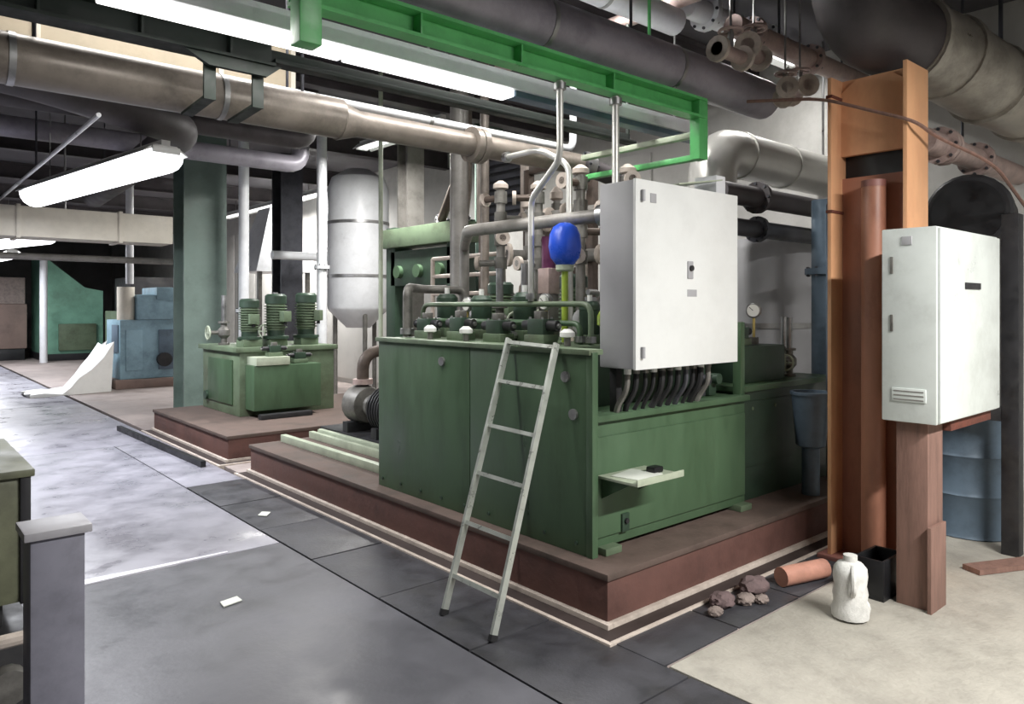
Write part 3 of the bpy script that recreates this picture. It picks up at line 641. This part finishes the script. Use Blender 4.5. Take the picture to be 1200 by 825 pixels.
# blue filter bottle, purple valve
t = thing('filter_bottle', 'bright blue rounded bottle left of the control cabinet', 'filter', (3.40, 3.40, ZT), 0, None, False)
M().cyl((0, 0, 0), (0, 0, .52), .022, 10).build('stem', 'yellowgreen', t)
M().lathe([(.02, .49), (.06, .505), (.095, .55), (.108, .62), (.10, .70), (.075, .75), (.035, .775), (0, .78)], (0, 0, 0), ZA, 20).build('shell', 'blue', t)
M().lathe([(.05, .46), (.06, .47), (.06, .5), (.05, .51)], (0, 0, 0), ZA, 16).build('collar', 'green_pale', t)
t = thing('servo_valve', 'purple and pink upright valve beside the blue bottle', 'valve', (3.57, 3.73, ZT), 0, None, False)
M().box(-.05, -.05, 0, .05, .05, .32, .006).build('column', 'grey_iron', t); M().box(-.055, -.055, .32, .055, .055, .5, .01).build('valve_body', 'pinkish', t); M().cyl((0, 0, .5), (0, 0, .72), .05, 14).build('solenoid', 'purple', t)
for i, (x, y, z, m, lb) in enumerate(((3.36, 3.02, 1.372, 'yellowgreen', 'yellow-green cap fitting at the control cabinet edge'), (3.08, 3.06, 1.372, 'white', 'bright white oil funnel on the tank edge beside the control cabinet'), (3.005, 4.36, 1.372, 'white', 'small white breather cap on the tank edge left of the ladder'), (3.005, 3.94, 1.372, 'white', 'small white breather cap on the tank edge at the ladder top'))):
    t = thing('filler_cap', lb, 'cap', (x, y, z), 0, None, False); k = 2.2 if i == 0 else 1
    M().cyl((0, 0, 0), (0, 0, .05 * k), .02, 10).build('neck', 'grey_iron', t); M().lathe([(.03, .05 * k), (.045, .055 * k), (.045, .08 * k), (.02, .1 * k), (0, .1 * k)], (0, 0, 0), ZA, 14).build('cap', m, t)

# grey gear pump, green filter housings, valve trees: the crowd behind the front row
def b_gearpump():
    t = thing('gear_pump', '', 'pump', world=False)
    M().box(-.12, -.09, 0, .12, .09, .03, .004).build('foot_plate', 'edge_pale', t)
    M().lathe([(.06, 0), (.085, .01), (.085, .06), (.1, .065), (.1, .13), (.085, .135), (.085, .19), (.04, .2), (.025, .2), (.025, .26)], (-.12, 0, .13), XA, 16).build('casing', 'cab_grey', t)
    f = M().cyl((0, 0, .2), (0, 0, .29), .035, 12).build('port', 'cab_grey', t); M().cyl((0, 0, .27), (0, 0, .295), .055, 12).build('flange', 'steel', f)
    M().cyl((.0, -.08, .13), (.0, -.15, .13), .04, 12).build('relief_cap', 'brown_iron', t)
    return t
def b_filter():
    t = thing('filter_housing', '', 'filter', world=False)
    M().box(-.09, -.09, 0, .09, .09, .07, .006).build('base', 'green_dull', t)
    M().lathe([(.075, .07), (.08, .08), (.08, .26), (.085, .265), (.085, .3), (.06, .33), (0, .335)], (0, 0, 0), ZA, 16).build('bowl', 'green_dark', t)
    M().cyl((-.08, 0, .035), (-.13, 0, .035), .03, 8).build('port_nut', 'steel', t)
    M().cyl((0, 0, .33), (0, 0, .38), .02, 8).build('indicator', 'white', t)
    return t
def b_tree():
    t = thing('valve_tree', '', 'valve', world=False)
    M().cyl((0, 0, 0), (0, 0, 1.15), .035, 12).build('riser', 'pipe_grey', t)
    for i, z in enumerate((.56, .74, .91, 1.07)):
        a = i * 1.9 + 2.2; c, s_ = math.cos(a), math.sin(a)
        st = M().cyl((0, 0, z), (c * .2, s_ * .2, z), .026, 10).build('stub', 'brown_iron' if i % 2 else 'pipe_grey', t)
        M().cyl((c * .17, s_ * .17, z), (c * .2, s_ * .2, z), .055, 12).build('flange', 'edge_pale', st)
        M().cyl((0, 0, z - .045), (0, 0, z + .045), .05, 12).build('tee', 'grey_iron', t)
    M().lathe([(.035, 1.13), (.06, 1.14), (.06, 1.17), (.02, 1.2), (0, 1.2)], (0, 0, 0), ZA, 12).build('cap', 'edge_pale', t)
    return t
BUILD.update(gearpump=b_gearpump, filter=b_filter, tree=b_tree)
for i, (x, y, rz) in enumerate(((3.66, 4.66, 0), (3.66, 3.40, 0))):
    spawn('gearpump', (x, y, ZT), rz, ('pale grey gear pump at the left end of the ladder tank', 'pale grey gear pump behind the blue bottle')[i], 1, 'gear pumps on the ladder tank')
for i, (x, y, s_) in enumerate(((3.40, 4.70, 1.0), (3.40, 4.27, .95), (3.40, 3.79, 1.0), (3.40, 3.18, .8))):
    spawn('filter', (x, y, ZT), 0, 'dark green filter housing, %s, in the second row on the ladder tank' % nth(i), s_, 'filter housings on the ladder tank')
for i, (x, y, z, s_) in enumerate(((3.88, 4.62, ZT, 1.05), (3.88, 4.17, ZT, 1.0), (3.88, 3.72, ZT, 1.05), (3.88, 3.28, ZT, 1.0), (4.72, 5.2, .27, 2.0), (5.6, 5.25, .27, 2.1), (5.62, 5.75, .27, 2.2))):
    spawn('tree', (x, y, z), .8 * i, 'grey valve tree with pale flanged stubs, %s, %s' % ((nth(i), 'standing on the ladder tank') if i < 4 else (('left one', 'middle one', 'right one')[i - 4], 'standing on the plinth behind the tank')), s_ if z > 1 else (1.2, 1.2, s_), 'valve trees above the ladder tank')
t = thing('pipe_rack', 'brown pipe rack carrying flanged pipes behind the ladder tank', 'rack', (5.0, 4.9, .27))
for y in (4.72, 5.6): M().box(5.04, y - .04, .27, 5.12, y + .04, 3.0, .004).build('rack_post', 'brown_iron', t)
for z in (1.9, 2.3, 2.95): M().box(5.04, 4.76, z, 5.12, 5.56, z + .08, .004).build('crossbar', 'brown_iron', t)
for i, z in enumerate((2.08, 2.48)):
    r_ = M().cyl((5.0, 4.4, z), (5.0, 5.72, z), .06, 14).build('rack_pipe', 'pipe_grey', t)
    for y in (4.5, 4.85, 5.2, 5.5): M().cyl((5.0, y, z), (5.0, y + .04, z), .095, 14).build('flange', 'edge_pale', r_)
# black pump assembly on the plinth left of the tank
t = thing('coupled_pump', 'black and grey coupled pump between the two green machines', 'pump', (3.72, 6.33, .27), PI / 2, None, False)
M().box(-.75, -.22, 0, .75, .22, .1, .01).build('bed_frame', 'blackish', t)
pr = [(0, 0), (.2, 0), (.2, .06)]
for i in range(10): z = .07 + i * .045; pr += [(.19, z), (.225, z + .006), (.225, z + .02), (.19, z + .026)]
pr += [(.2, .54), (.12, .6), (.06, .61), (.06, .7)]
M().lathe(pr, (-.7, 0, .36), XA, 20).build('motor_body', 'blackish', t)
M().lathe([(.06, 0), (.11, .01), (.11, .06), (.06, .07), (.06, .12), (.17, .13), (.19, .2), (.19, .34), (.13, .4), (.1, .5), (0, .5)], (.0, 0, .36), XA, 20).build('pump_head', 'grey_iron', t)
M().box(-.55, -.08, .56, -.3, .08, .68, .01).build('terminal_box', 'brown_iron', t)
for x in (-.6, -.3, .25): M().box(x - .05, -.2, .1, x + .05, .2, .2, .006).build('foot', 'blackish', t)
f = M().tube([(.25, 0, .5), (.25, 0, .85), (.25, -.5, .95)], .06, 14, .15).build('outlet_pipe', 'brown_iron', t); M().cyl((.25, 0, .56), (.25, 0, .61), .1, 14).build('flange', 'pinkish', f)

# ------------------------------------------------------------------ rear green machine
t = thing('rear_machine', 'rear green hydraulic machine on its own plinth', 'machine', (3.9, 9.4, .27))
M().box(3.35, 8.9, .27, 4.6, 10.2, 1.05, .012).build('tank_body', 'green_dull', t)
M().box(3.30, 8.86, 1.05, 4.64, 10.24, 1.11, .008).build('top_plate', 'green_dull', t)
M().box(3.42, 8.62, .36, 4.28, 8.9, .90, .012).build('front_box', 'green', t)
M().box(3.44, 8.60, .90, 3.86, 8.9, 1.0, .008).build('front_lid', 'green_pale', t)
M().box(3.33, 9.1, .4, 3.352, 9.95, .95, .006).build('side_panel', 'green', t)
M().cyl((3.3, 9.98, .45), (3.36, 9.98, .45), .06, 14).build('drain_flange', 'green_dark', t)
for x, y, h in ((3.55, 9.1, 0), (3.9, 9.15, 1), (4.35, 9.2, 0)):
    M().box(x - .12, y - .12, 1.11, x + .12, y + .12, 1.2, .008).build('pump_base', 'green_dull', t)
for i, (x, y, s) in enumerate(((3.55, 9.1, 1.2), (3.9, 9.12, 1.35), (4.35, 9.2, 1.4))):
    spawn('vertical_motor', (x, y, 1.2), .4 * i, 'upright green motor, %s, on the rear green machine' % nth(i), s, 'upright motors on the rear machine')
for i, (x, y) in enumerate(((3.72, 8.75), (4.05, 8.76))):
    spawn('valve_block', (x, y, 1.0 if i == 0 else .905), 0, ('left green valve block on the rear machine front box', 'right green valve block on the rear machine front box')[i], 1)
spawn('check', (3.45, 9.7, 1.11), 0, 'globe valve on the left corner of the rear green machine', 1.4)
spawn('check', (4.1, 9.6, 1.11), .5, 'globe valve behind the motors of the rear green machine', 1.5)
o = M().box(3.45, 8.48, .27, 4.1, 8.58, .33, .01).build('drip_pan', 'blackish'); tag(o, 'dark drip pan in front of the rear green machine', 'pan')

# ------------------------------------------------------------------ upright pipes and columns behind
pipe('white_pipe', 'left white vertical pipe rising behind the rear green machine', [(4.15, 10.85, 0), (4.15, 10.85, 4.28)], .075, 'pipe_white', flanges=[((4.15, 10.85, 1.55), ZA, .05)], fm='pipe_white', group='white upright pipes')
pipe('white_pipe', 'right white vertical pipe rising beside the white tank', [(5.1, 10.25, .27), (5.1, 10.25, 4.28)], .075, 'pipe_white', flanges=[((5.1, 10.25, 2.2), ZA, .05)], fm='pipe_white', group='white upright pipes')
pipe('white_pipe', 'short white pipe rising above the blue machine', [(3.75, 15.6, 2.05), (3.75, 15.6, 4.28)], .07, 'pipe_white', group='white upright pipes')
pipe('white_pipe', 'white horizontal link pipe between the vertical pipes', [(4.9, 11.6, 2.45), (5.88, 11.6, 2.45)], .07, 'pipe_white', group='white upright pipes')
def column(x, y, w, d, m, label, z1=4.3):
    t = thing('steel_column', label, 'column', (x, y, 0), 0, 'steel columns of the hall')
    M().ibeam((x, y, 0), (x, y, z1), w, d, .03, 'z').build('column_shaft', m, t)
    M().box(x - w * .7, y - d * .7, 0, x + w * .7, y + d * .7, .03, .004).build('base_plate', m, t)
column(3.75, 11.55, .62, .5, 'green_grey', 'broad grey-green column behind the rear green machine')
column(6.35, 9.75, .3, .3, 'pipe_grey', 'grey column right of the white tank')
column(6.5, 8.0, .28, .28, 'green_grey', 'pale grey column above the riser pipes')
column(5.6, 12.6, .4, .4, 'steel_dark', 'dark column between the two white vertical pipes')
# white vertical tank and hopper
t = thing('white_tank', 'white cylindrical tank standing against the back wall', 'tank', (6.3, 11.3, 0))
M().lathe([(.2, 1.25), (.5, 1.55), (.52, 1.6), (.52, 3.6), (.45, 3.8), (.2, 3.95), (0, 3.97)], (6.3, 11.3, 0), ZA, 28).build('shell', 'pipe_white', t)
for a in range(3):
    c, s = math.cos(a * 2.09 + .3) * .4, math.sin(a * 2.09 + .3) * .4
    M().cyl((6.3 + c, 11.3 + s, 0), (6.3 + c, 11.3 + s, 1.62), .04, 8).build('leg', 'grey_iron', t)
for z in (2.1, 3.0): M().cyl((6.3, 11.3, z), (6.3, 11.3, z + .05), .53, 28).build('band', 'steel', t)
t = thing('white_hopper', 'white sloping hopper between the white vertical pipes', 'hopper', (6.2, 14.6, 0))
b = M(); q = [(5.6, 14.0, 2.3), (6.8, 14.0, 2.3), (6.8, 15.2, 2.3), (5.6, 15.2, 2.3)]; u = [(6.0, 14.3, 3.6), (6.5, 14.3, 3.6), (6.5, 14.9, 3.6), (6.0, 14.9, 3.6)]
A = [b.bm.verts.new(p) for p in q]; B = [b.bm.verts.new(p) for p in u]
for i in range(4): b.bm.faces.new((A[i], A[(i + 1) % 4], B[(i + 1) % 4], B[i]))
b.bm.faces.new(list(reversed(A))); b.bm.faces.new(B); b.build('hood', 'pipe_white', t)
for x in (5.7, 6.7):
    for y in (14.1, 15.1): M().box(x - .04, y - .04, 0, x + .04, y + .04, 2.32, .005).build('leg', 'grey_iron', t)
# dark slatted panel in a pale frame
t = thing('vent_panel', 'dark slatted panel in a pale frame behind the riser pipes', 'vent', (5.3, 6.2, .27))
for a in ((5.2, 5.78, 2.45, 5.28, 6.62, 2.54), (5.2, 5.78, 3.27, 5.28, 6.62, 3.36), (5.2, 5.78, 2.54, 5.28, 5.87, 3.27), (5.2, 6.53, 2.54, 5.28, 6.62, 3.27)): M().box(*a, .005).build('frame_side', 'edge_pale', t)
M().box(5.25, 5.87, 2.54, 5.275, 6.53, 3.27).build('backing', 'blackish', t)
for i in range(8): M().box(5.225, 5.87, 2.565 + i * .088, 5.25, 6.53, 2.62 + i * .088, .004).build('slat', 'steel_dark', t)
for y in (5.8, 6.56): M().box(5.22, y, .27, 5.27, y + .05, 2.46, .004).build('leg', 'brown_iron', t)
# green press frame behind
t = thing('press_frame', 'green press frame standing behind the ladder tank', 'machine', (5.9, 8.5, 0))
for y in (7.75, 9.25): M().box(5.68, y - .12, 0, 5.98, y + .12, 2.75, .01).build('upright', 'green_dark', t)
M().box(5.63, 7.6, 2.45, 6.03, 9.4, 2.72, .01).build('crosshead', 'green_dull', t)
M().box(5.68, 7.75, 1.9, 5.93, 9.25, 2.4, .01).build('ram_housing', 'green_dark', t)
for y in (8.0, 8.5, 9.0): M().cyl((5.62, y, 2.1), (5.68, y, 2.1), .09, 14).build('port_flange', 'green', t)
M().box(5.63, 7.6, .0, 6.1, 9.4, .9, .012).build('bed', 'green_dark', t)
t = thing('guard_rail', 'pale tubular guard rail at the left end of the ladder tank', 'railing', (4.86, 6.3, .27))
for z in (1.75, 1.95, 2.15): M().cyl((4.86, 5.75, z), (4.86, 7.0, z), .022, 8).build('rail', 'edge_pale', t)
for y in (5.75, 6.4, 7.0): M().cyl((4.86, y, .27), (4.86, y, 2.15), .025, 8).build('post', 'edge_pale', t)

# far end of the aisle
t = thing('blue_machine', 'pale blue machine at the end of the aisle', 'machine', (4.3, 16.4, 0))
M().box(3.55, 15.8, 0, 4.95, 17.2, .18, .02).build('base', 'box_brown', t)
M().box(3.65, 15.9, .18, 4.8, 17.0, 1.35, .02).build('body', 'blue_machine', t)
M().box(3.95, 15.85, 1.35, 4.75, 16.9, 1.85, .03).build('head', 'blue_machine', t)
M().box(4.3, 15.83, 1.75, 4.85, 16.9, 2.0, .02).build('hood', 'blue_machine', t)
M().cyl((3.8, 16.1, 1.35), (3.8, 16.1, 2.0), .16, 16).build('side_cylinder', 'duct_cream', t)
M().box(3.63, 16.0, .7, 3.66, 16.5, 1.25, .01).build('side_door', 'blue_grey', t)
for x in (3.9, 4.5): M().box(x - .15, 15.87, .35, x + .15, 15.9, 1.15, .01).build('front_door', 'blue_grey' if x > 4 else 'blue_machine', t)
M().cyl((4.45, 15.80, .55), (4.45, 15.9, .55), .14, 16).build('hand_hole', 'blackish', t)
t = thing('mint_machine', 'mint green machine with sloping top at the far left', 'machine', (4.6, 27.0, 0))
M().prism([(3.85, 0), (5.4, 0), (5.4, 2.1), (4.9, 2.2), (3.85, 3.1)], 25.6, 28.0, lambda a, b, c: (a, c, b)).build('body', 'green_mint', t)
M().box(4.2, 25.5, .3, 5.2, 25.6, 1.1, .02).build('front_panel', 'green_dull', t); M().box(3.8, 25.55, 0, 5.45, 28.05, .2, .02).build('base', 'blackish', t)
o = M().cyl((3.72, 24.9, 0), (3.72, 24.9, 3.0), .1, 12).build('white_post', 'pipe_white'); tag(o, 'white post left of the mint green machine', 'post')
t = thing('brown_crate', 'brown box with dark underside at the left edge of the aisle end', 'crate', (3.3, 27.3, 0))
M().box(1.6, 26.6, .35, 3.55, 28.2, 1.7, .03).build('body', 'box_brown', t); M().box(1.65, 26.65, 0, 3.5, 28.1, .35, .02).build('underframe', 'black', t); M().box(1.6, 26.6, 1.7, 3.5, 28.2, 2.5, .03).build('upper_box', 'stone', t)
t = M(); pr = [(4.1, 0), (3.2, .02), (2.7, 0)]
o = M()
rows = []
for i in range(9):
    u = i / 8; x = 2.08 + 1.35 * u; z = .02 + .85 * max(0, (u - .45) / .55) ** 1.2
    rows.append([o.bm.verts.new((x + .05 * math.sin(j * 2 + i), 15.6 + .9 * j / 5 - .3 * (1 - u), z + .04 * math.sin(i * 1.7 + j * 2.3) * (.3 + u) + .03)) for j in range(6)] + [o.bm.verts.new((x, 15.6 + .9 * j / 5 - .3 * (1 - u), .0)) for j in (5, 0)])
for a, b in zip(rows, rows[1:]):
    for j in range(8): o.bm.faces.new((a[j], a[(j + 1) % 8], b[(j + 1) % 8], b[j]))
o.bm.faces.new(rows[0]); o.bm.faces.new(list(reversed(rows[-1])))
o = o.build('plastic_sheet', 'white'); tag(o, 'crumpled white sheet trailing on the floor by the blue machine', 'sheet')
t = thing('stacked_crates', 'dark stacked machine boxes in the shadow behind the mint machine', 'machine', (5.7, 22.0, 0))
M().box(4.9, 21.0, 0, 6.6, 23.0, 1.5, .03).build('lower_box', 'green_dull', t); M().box(5.1, 21.1, 1.5, 6.4, 22.8, 2.4, .03).build('upper_box', 'blackish', t)

# ------------------------------------------------------------------ orange column and right-hand corner
t = thing('orange_column', 'orange steel column with flanges and a dark notch', 'column', (4.75, 2.06, 0))
M().box(4.60, 2.215, .0, 4.92, 2.24, 3.06, .003).build('flange', 'orange', t)
M().box(4.60, 1.76, .0, 4.92, 1.785, 3.06, .003).build('flange', 'orange', t)
M().box(4.755, 1.785, .0, 4.775, 2.215, 2.43).build('web', 'orange_red', t)
M().box(4.755, 1.785, 2.57, 4.775, 2.215, 3.06).build('web', 'orange', t)
M().prism([(1.785, 2.57), (2.215, 2.57), (2.215, 2.98), (2.12, 3.05), (1.90, 3.05), (1.785, 2.96)], 4.735, 4.755, lambda a, b, c: (c, a, b)).build('cover_plate', 'orange', t)
M().box(4.80, 1.785, 2.40, 4.82, 2.215, 2.60).build('notch_shade', 'black', t)  # black sheet in place of the shade inside the notch
M().box(4.56, 1.72, 0, 4.96, 2.29, .03, .004).build('base_plate', 'redbrown', t)
for z in (2.93, 2.2): M().box(4.592, 2.207, z, 4.93, 2.248, z + .018, .002).build('clamp_band', 'rust', t)
pipe('down_pipe', 'red-brown downpipe inside the orange column', [(4.665, 1.98, .03), (4.665, 1.98, 2.38)], .07, 'orange_red', bands=[((4.665, 1.98, 2.36), ZA, .04)], bandm='redbrown')
# old cabinet on its pedestal
t = thing('old_cabinet', 'old white cabinet on a wooden post right of the orange column', 'cabinet', (4.6, 1.58, .0))
M().box(4.14, 1.44, .99, 5.10, 1.715, 2.02, .008).build('body', 'cab_old', t)
d = M().box(4.15, 1.425, 1.0, 5.09, 1.441, 2.01, .004).build('door', 'cab_old', t)
M().box(4.50, 1.418, 1.70, 4.74, 1.426, 1.735, .002).build('handle', 'blackish', d)
M().box(4.132, 1.49, 1.10, 4.141, 1.66, 1.17, .002).build('vent_slot_plate', 'cab_old', t)
for i in range(3): M().box(4.130, 1.50, 1.108 + i * .022, 4.134, 1.65, 1.114 + i * .022).build('vent_slot', 'pipe_grey', t)
for z in (1.78, 1.47): M().box(4.133, 1.655, z, 4.141, 1.67, z + .09, .002).build('latch', 'grey_iron', t)
M().box(4.133, 1.56, 1.93, 4.141, 1.61, 1.975, .001).build('label_plate', 'cab_grey', t)
M().box(4.19, 1.50, 0, 4.40, 1.66, .99, .006).build('post', 'wood', t)
M().box(4.15, 1.47, 0, 4.36, 1.49, .45, .003).build('brace_board', 'wood', t)
M().box(4.40, 1.46, .93, 5.05, 1.68, .99, .004).build('shelf_bracket', 'rust', t)
# things on the floor around the column
t = thing('plastic_jug', 'crumpled white plastic canister on the floor by the orange column', 'canister', (3.80, 1.73, .002), .3, None, False)
M().lathe([(.06, 0), (.09, .012), (.092, .05), (.08, .09), (.086, .13), (.078, .17), (.084, .22), (.08, .26), (.06, .285), (.034, .295), (.034, .325), (0, .325)], (0, 0, 0), ZA, 14).build('body', 'plastic_white', t)
h = M(); h.tube([(-.05, -.02, .28), (-.10, -.03, .25), (-.10, -.03, .17), (-.07, -.02, .14)], .014, 8, .03); h.build('handle', 'plastic_white', t)
M().blob((.05, -.03, .05), .06, (1, 1, .8), .18, 2, 5).build('crumpled_skirt', 'plastic_white', t)
o = thing('black_bin', 'black open box between the canister and the wooden post', 'box', (4.25, 1.78, 0))
M().box(4.13, 1.70, .002, 4.40, 1.86, .02).build('bottom', 'black', o)
for a in ((4.13, 1.70, .02, 4.145, 1.86, .22), (4.385, 1.70, .02, 4.40, 1.86, .22), (4.145, 1.70, .02, 4.385, 1.715, .22), (4.145, 1.845, .02, 4.385, 1.86, .22)): M().box(*a, .003).build('side', 'black', o)
o = M().lathe([(.055, 0), (.055, .34), (.045, .34), (.045, .02), (0, .02)], (3.92, 2.18, .06), (.9, -.25, .0), 18).build('pipe_stub', 'pink_pipe'); tag(o, 'short orange-pink pipe stub lying on the floor before the column', 'pipe')
for i, (x, y, r, m, lb) in enumerate(((3.42, 2.24, .06, 'cloth', 'leftmost dark rag bundle beside the plinth corner'), (3.55, 2.18, .045, 'stone', 'pale rubble stone between the two rag bundles'), (3.70, 2.22, .075, 'cloth', 'larger dark rag bundle beside the orange pipe stub'), (3.30, 2.20, .035, 'stone', 'small rubble stone at the left end of the debris'), (3.63, 2.13, .035, 'stone', 'small rubble stone on the pale slab edge'))):
    o = M().blob((x, y, r * .68), r, (1.25, 1, .7), .13, 3, i).build('rag_bundle' if m == 'cloth' else 'rubble_stone', m); tag(o, lb, 'rag' if m == 'cloth' else 'stone', 'debris by the plinth')
# bucket hung on rear tank
t = thing('grey_bucket', 'grey bucket standing on a pipe stand beside the rear tank', 'bucket', (5.05, 2.58, .27))
M().lathe([(.06, .27), (.06, .6), (.1, .62), (.13, .98), (.14, .98), (.14, 1.0), (.12, 1.0), (.1, .66), (0, .65)], (5.05, 2.58, 0), ZA, 18).build('bucket_body', 'blue_grey', t)
M().tube([(5.05, 2.44, .97), (5.05, 2.47, .88), (5.05, 2.58, .85), (5.05, 2.69, .88), (5.05, 2.72, .97)], .008, 6, .05).build('bail', 'steel', t)
pipe('standing_pipe', 'blue-grey vertical pipe left of the orange column', [(6.06, 2.98, 0), (6.06, 2.98, 2.5)], .1, 'blue_grey', flanges=[((6.06, 2.98, 1.9), ZA, .05)], fm='blue_grey')
pipe('standing_pipe', 'thin blue-grey pipe beside the thick vertical one', [(5.6, 2.70, .27), (5.6, 2.70, 2.4)], .035, 'blue_grey', n=10)
t = thing('settling_tank', 'grey-white tall tank behind the accumulator bottles', 'tank', (6.75, 4.0, 0))
M().lathe([(.55, 0), (.55, 2.15), (.5, 2.25), (0, 2.3)], (6.75, 4.0, 0), ZA, 28).build('shell', 'cab_grey', t); M().cyl((6.75, 4.0, 1.4), (6.75, 4.0, 1.45), .565, 28).build('band', 'steel', t)
for i, (z, r, m) in enumerate(((2.5, .085, 'pipe_dark'), (2.24, .07, 'steel_dark'))):
    pipe('dark_pipe', ('upper dark pipe running below the silver elbow duct', 'lower dark pipe running below the silver elbow duct')[i], [(4.95, 3.27, z), (7.58, 3.27, z)], r, m, flanges=[((5.5, 3.27, z), XA, .04)], fm=m, hang=[(7.0, 3.27, z)])
# black fan housing, dark frame, drum at right
t = thing('black_blower', 'round black blower housing above and behind the old cabinet', 'blower', (6.5, 1.95, 2.05))
M().lathe([(.27, 0), (.29, .02), (.29, .08), (.25, .1), (.25, .5), (0, .5)], (6.15, 1.93, 2.3), (1, .12, 0), 26).build('housing', 'blackish', t)
M().lathe([(.24, 0), (.24, .02), (0, .02)], (6.135, 1.93, 2.3), (1, .12, 0), 26).build('inlet', 'black', t)
M().box(6.3, 1.8, 0, 6.5, 2.05, 2.1, .008).build('stand', 'blackish', t)
t = thing('support_stand', 'dark upright steel stand at the right edge', 'stand', (5.9, 1.5, 0))
M().box(5.52, 1.44, 0, 5.62, 1.54, 2.2, .006).build('upright', 'blackish', t); M().box(5.52, 2.2, 0, 5.62, 2.3, 2.2, .006).build('upright', 'blackish', t)
M().box(5.52, 1.54, .86, 5.62, 2.2, .95, .006).build('crossbar', 'blackish', t)
t = thing('steel_drum', 'dark blue-grey steel drum under the old cabinet', 'drum', (5.85, 1.86, 0))
M().lathe([(.28, 0), (.29, .01), (.28, .03), (.28, .28), (.292, .3), (.28, .32), (.28, .55), (.292, .57), (.28, .59), (.28, .84), (.29, .86), (.27, .87), (.265, .85), (0, .85)], (5.95, 1.86, 0), ZA, 26).build('drum_body', 'blue_grey', t); M().cyl((5.85, 1.8, .85), (5.85, 1.8, .87), .035, 12).build('bung', 'steel', t)
o = M().bar((5.0, 1.55, .02), (5.75, 1.2, .02), .12, .03).build('plank', 'wood'); tag(o, 'short wooden plank lying on the floor under the dark stand', 'plank')

# ------------------------------------------------------------------ left foreground
t = thing('barrier_post', 'grey steel post in the left foreground', 'post', (.37, 2.30, 0))
M().box(.305, 2.24, 0, .43, 2.36, 1.0, .006).build('shaft', 'post_grey', t); M().box(.29, 2.225, 1.0, .445, 2.375, 1.022, .004).build('top_plate', 'post_cap', t); M().box(.25, 2.18, 0, .48, 2.42, .02, .004).build('base_plate', 'post_grey', t)
t = thing('olive_machine', 'olive green machine housing behind the grey post', 'machine', (0, 3.2, 0))
M().box(-.9, 2.85, .64, .38, 3.55, 1.05, .02).build('housing', 'olive', t); M().box(-.92, 2.83, 1.05, .40, 3.57, 1.075, .006).build('top_plate', 'olive', t)
M().box(.36, 2.84, .64, .39, 3.56, 1.06, .004).build('corner_angle', 'blackish', t)
M().box(-.9, 2.80, 0, .40, 3.5, .56, .02).build('lower_body', 'blackish', t)
for k, (x, z) in enumerate(((.32, .42), (.19, .28), (.07, .41), (.3, .14), (-.05, .2))): M().cyl((x, 2.74, z), (x, 2.80, z), .055 + .012 * (k % 2), 14).build('gear_wheel', ('grey_iron', 'brown_iron', 'pinkish')[k % 3], t)
for x in (-.8, .28): M().box(x - .04, 2.9, .56, x + .04, 3.5, .64, .006).build('leg_frame', 'blackish', t)
o = M().cyl((-1.5, 2.62, .615), (.345, 2.62, .615), .02, 10).build('handrail_tube', 'edge_pale'); 
tag(o, 'pale horizontal tube behind the grey post', 'rail')
o = M().box(.05, 3.95, 0, .18, 4.1, 1.12, .01).build('dark_stanchion', 'black'); tag(o, 'short black stanchion behind the olive machine at left edge', 'post')
for i, (x, y, a, lb) in enumerate(((1.46, 4.02, .3, 'small white paper scrap on the grey floor before the joint strip'), (2.28, 5.55, 1.0, 'small white paper scrap on the dark cover plates'))):
    o = M().prism([(x - .06, y - .03), (x + .05, y - .04), (x + .07, y + .03), (x - .03, y + .04)], .003, .008).rot(a, 'Z', (x, y, 0)).build('paper_scrap', 'paper'); tag(o, lb, 'paper')
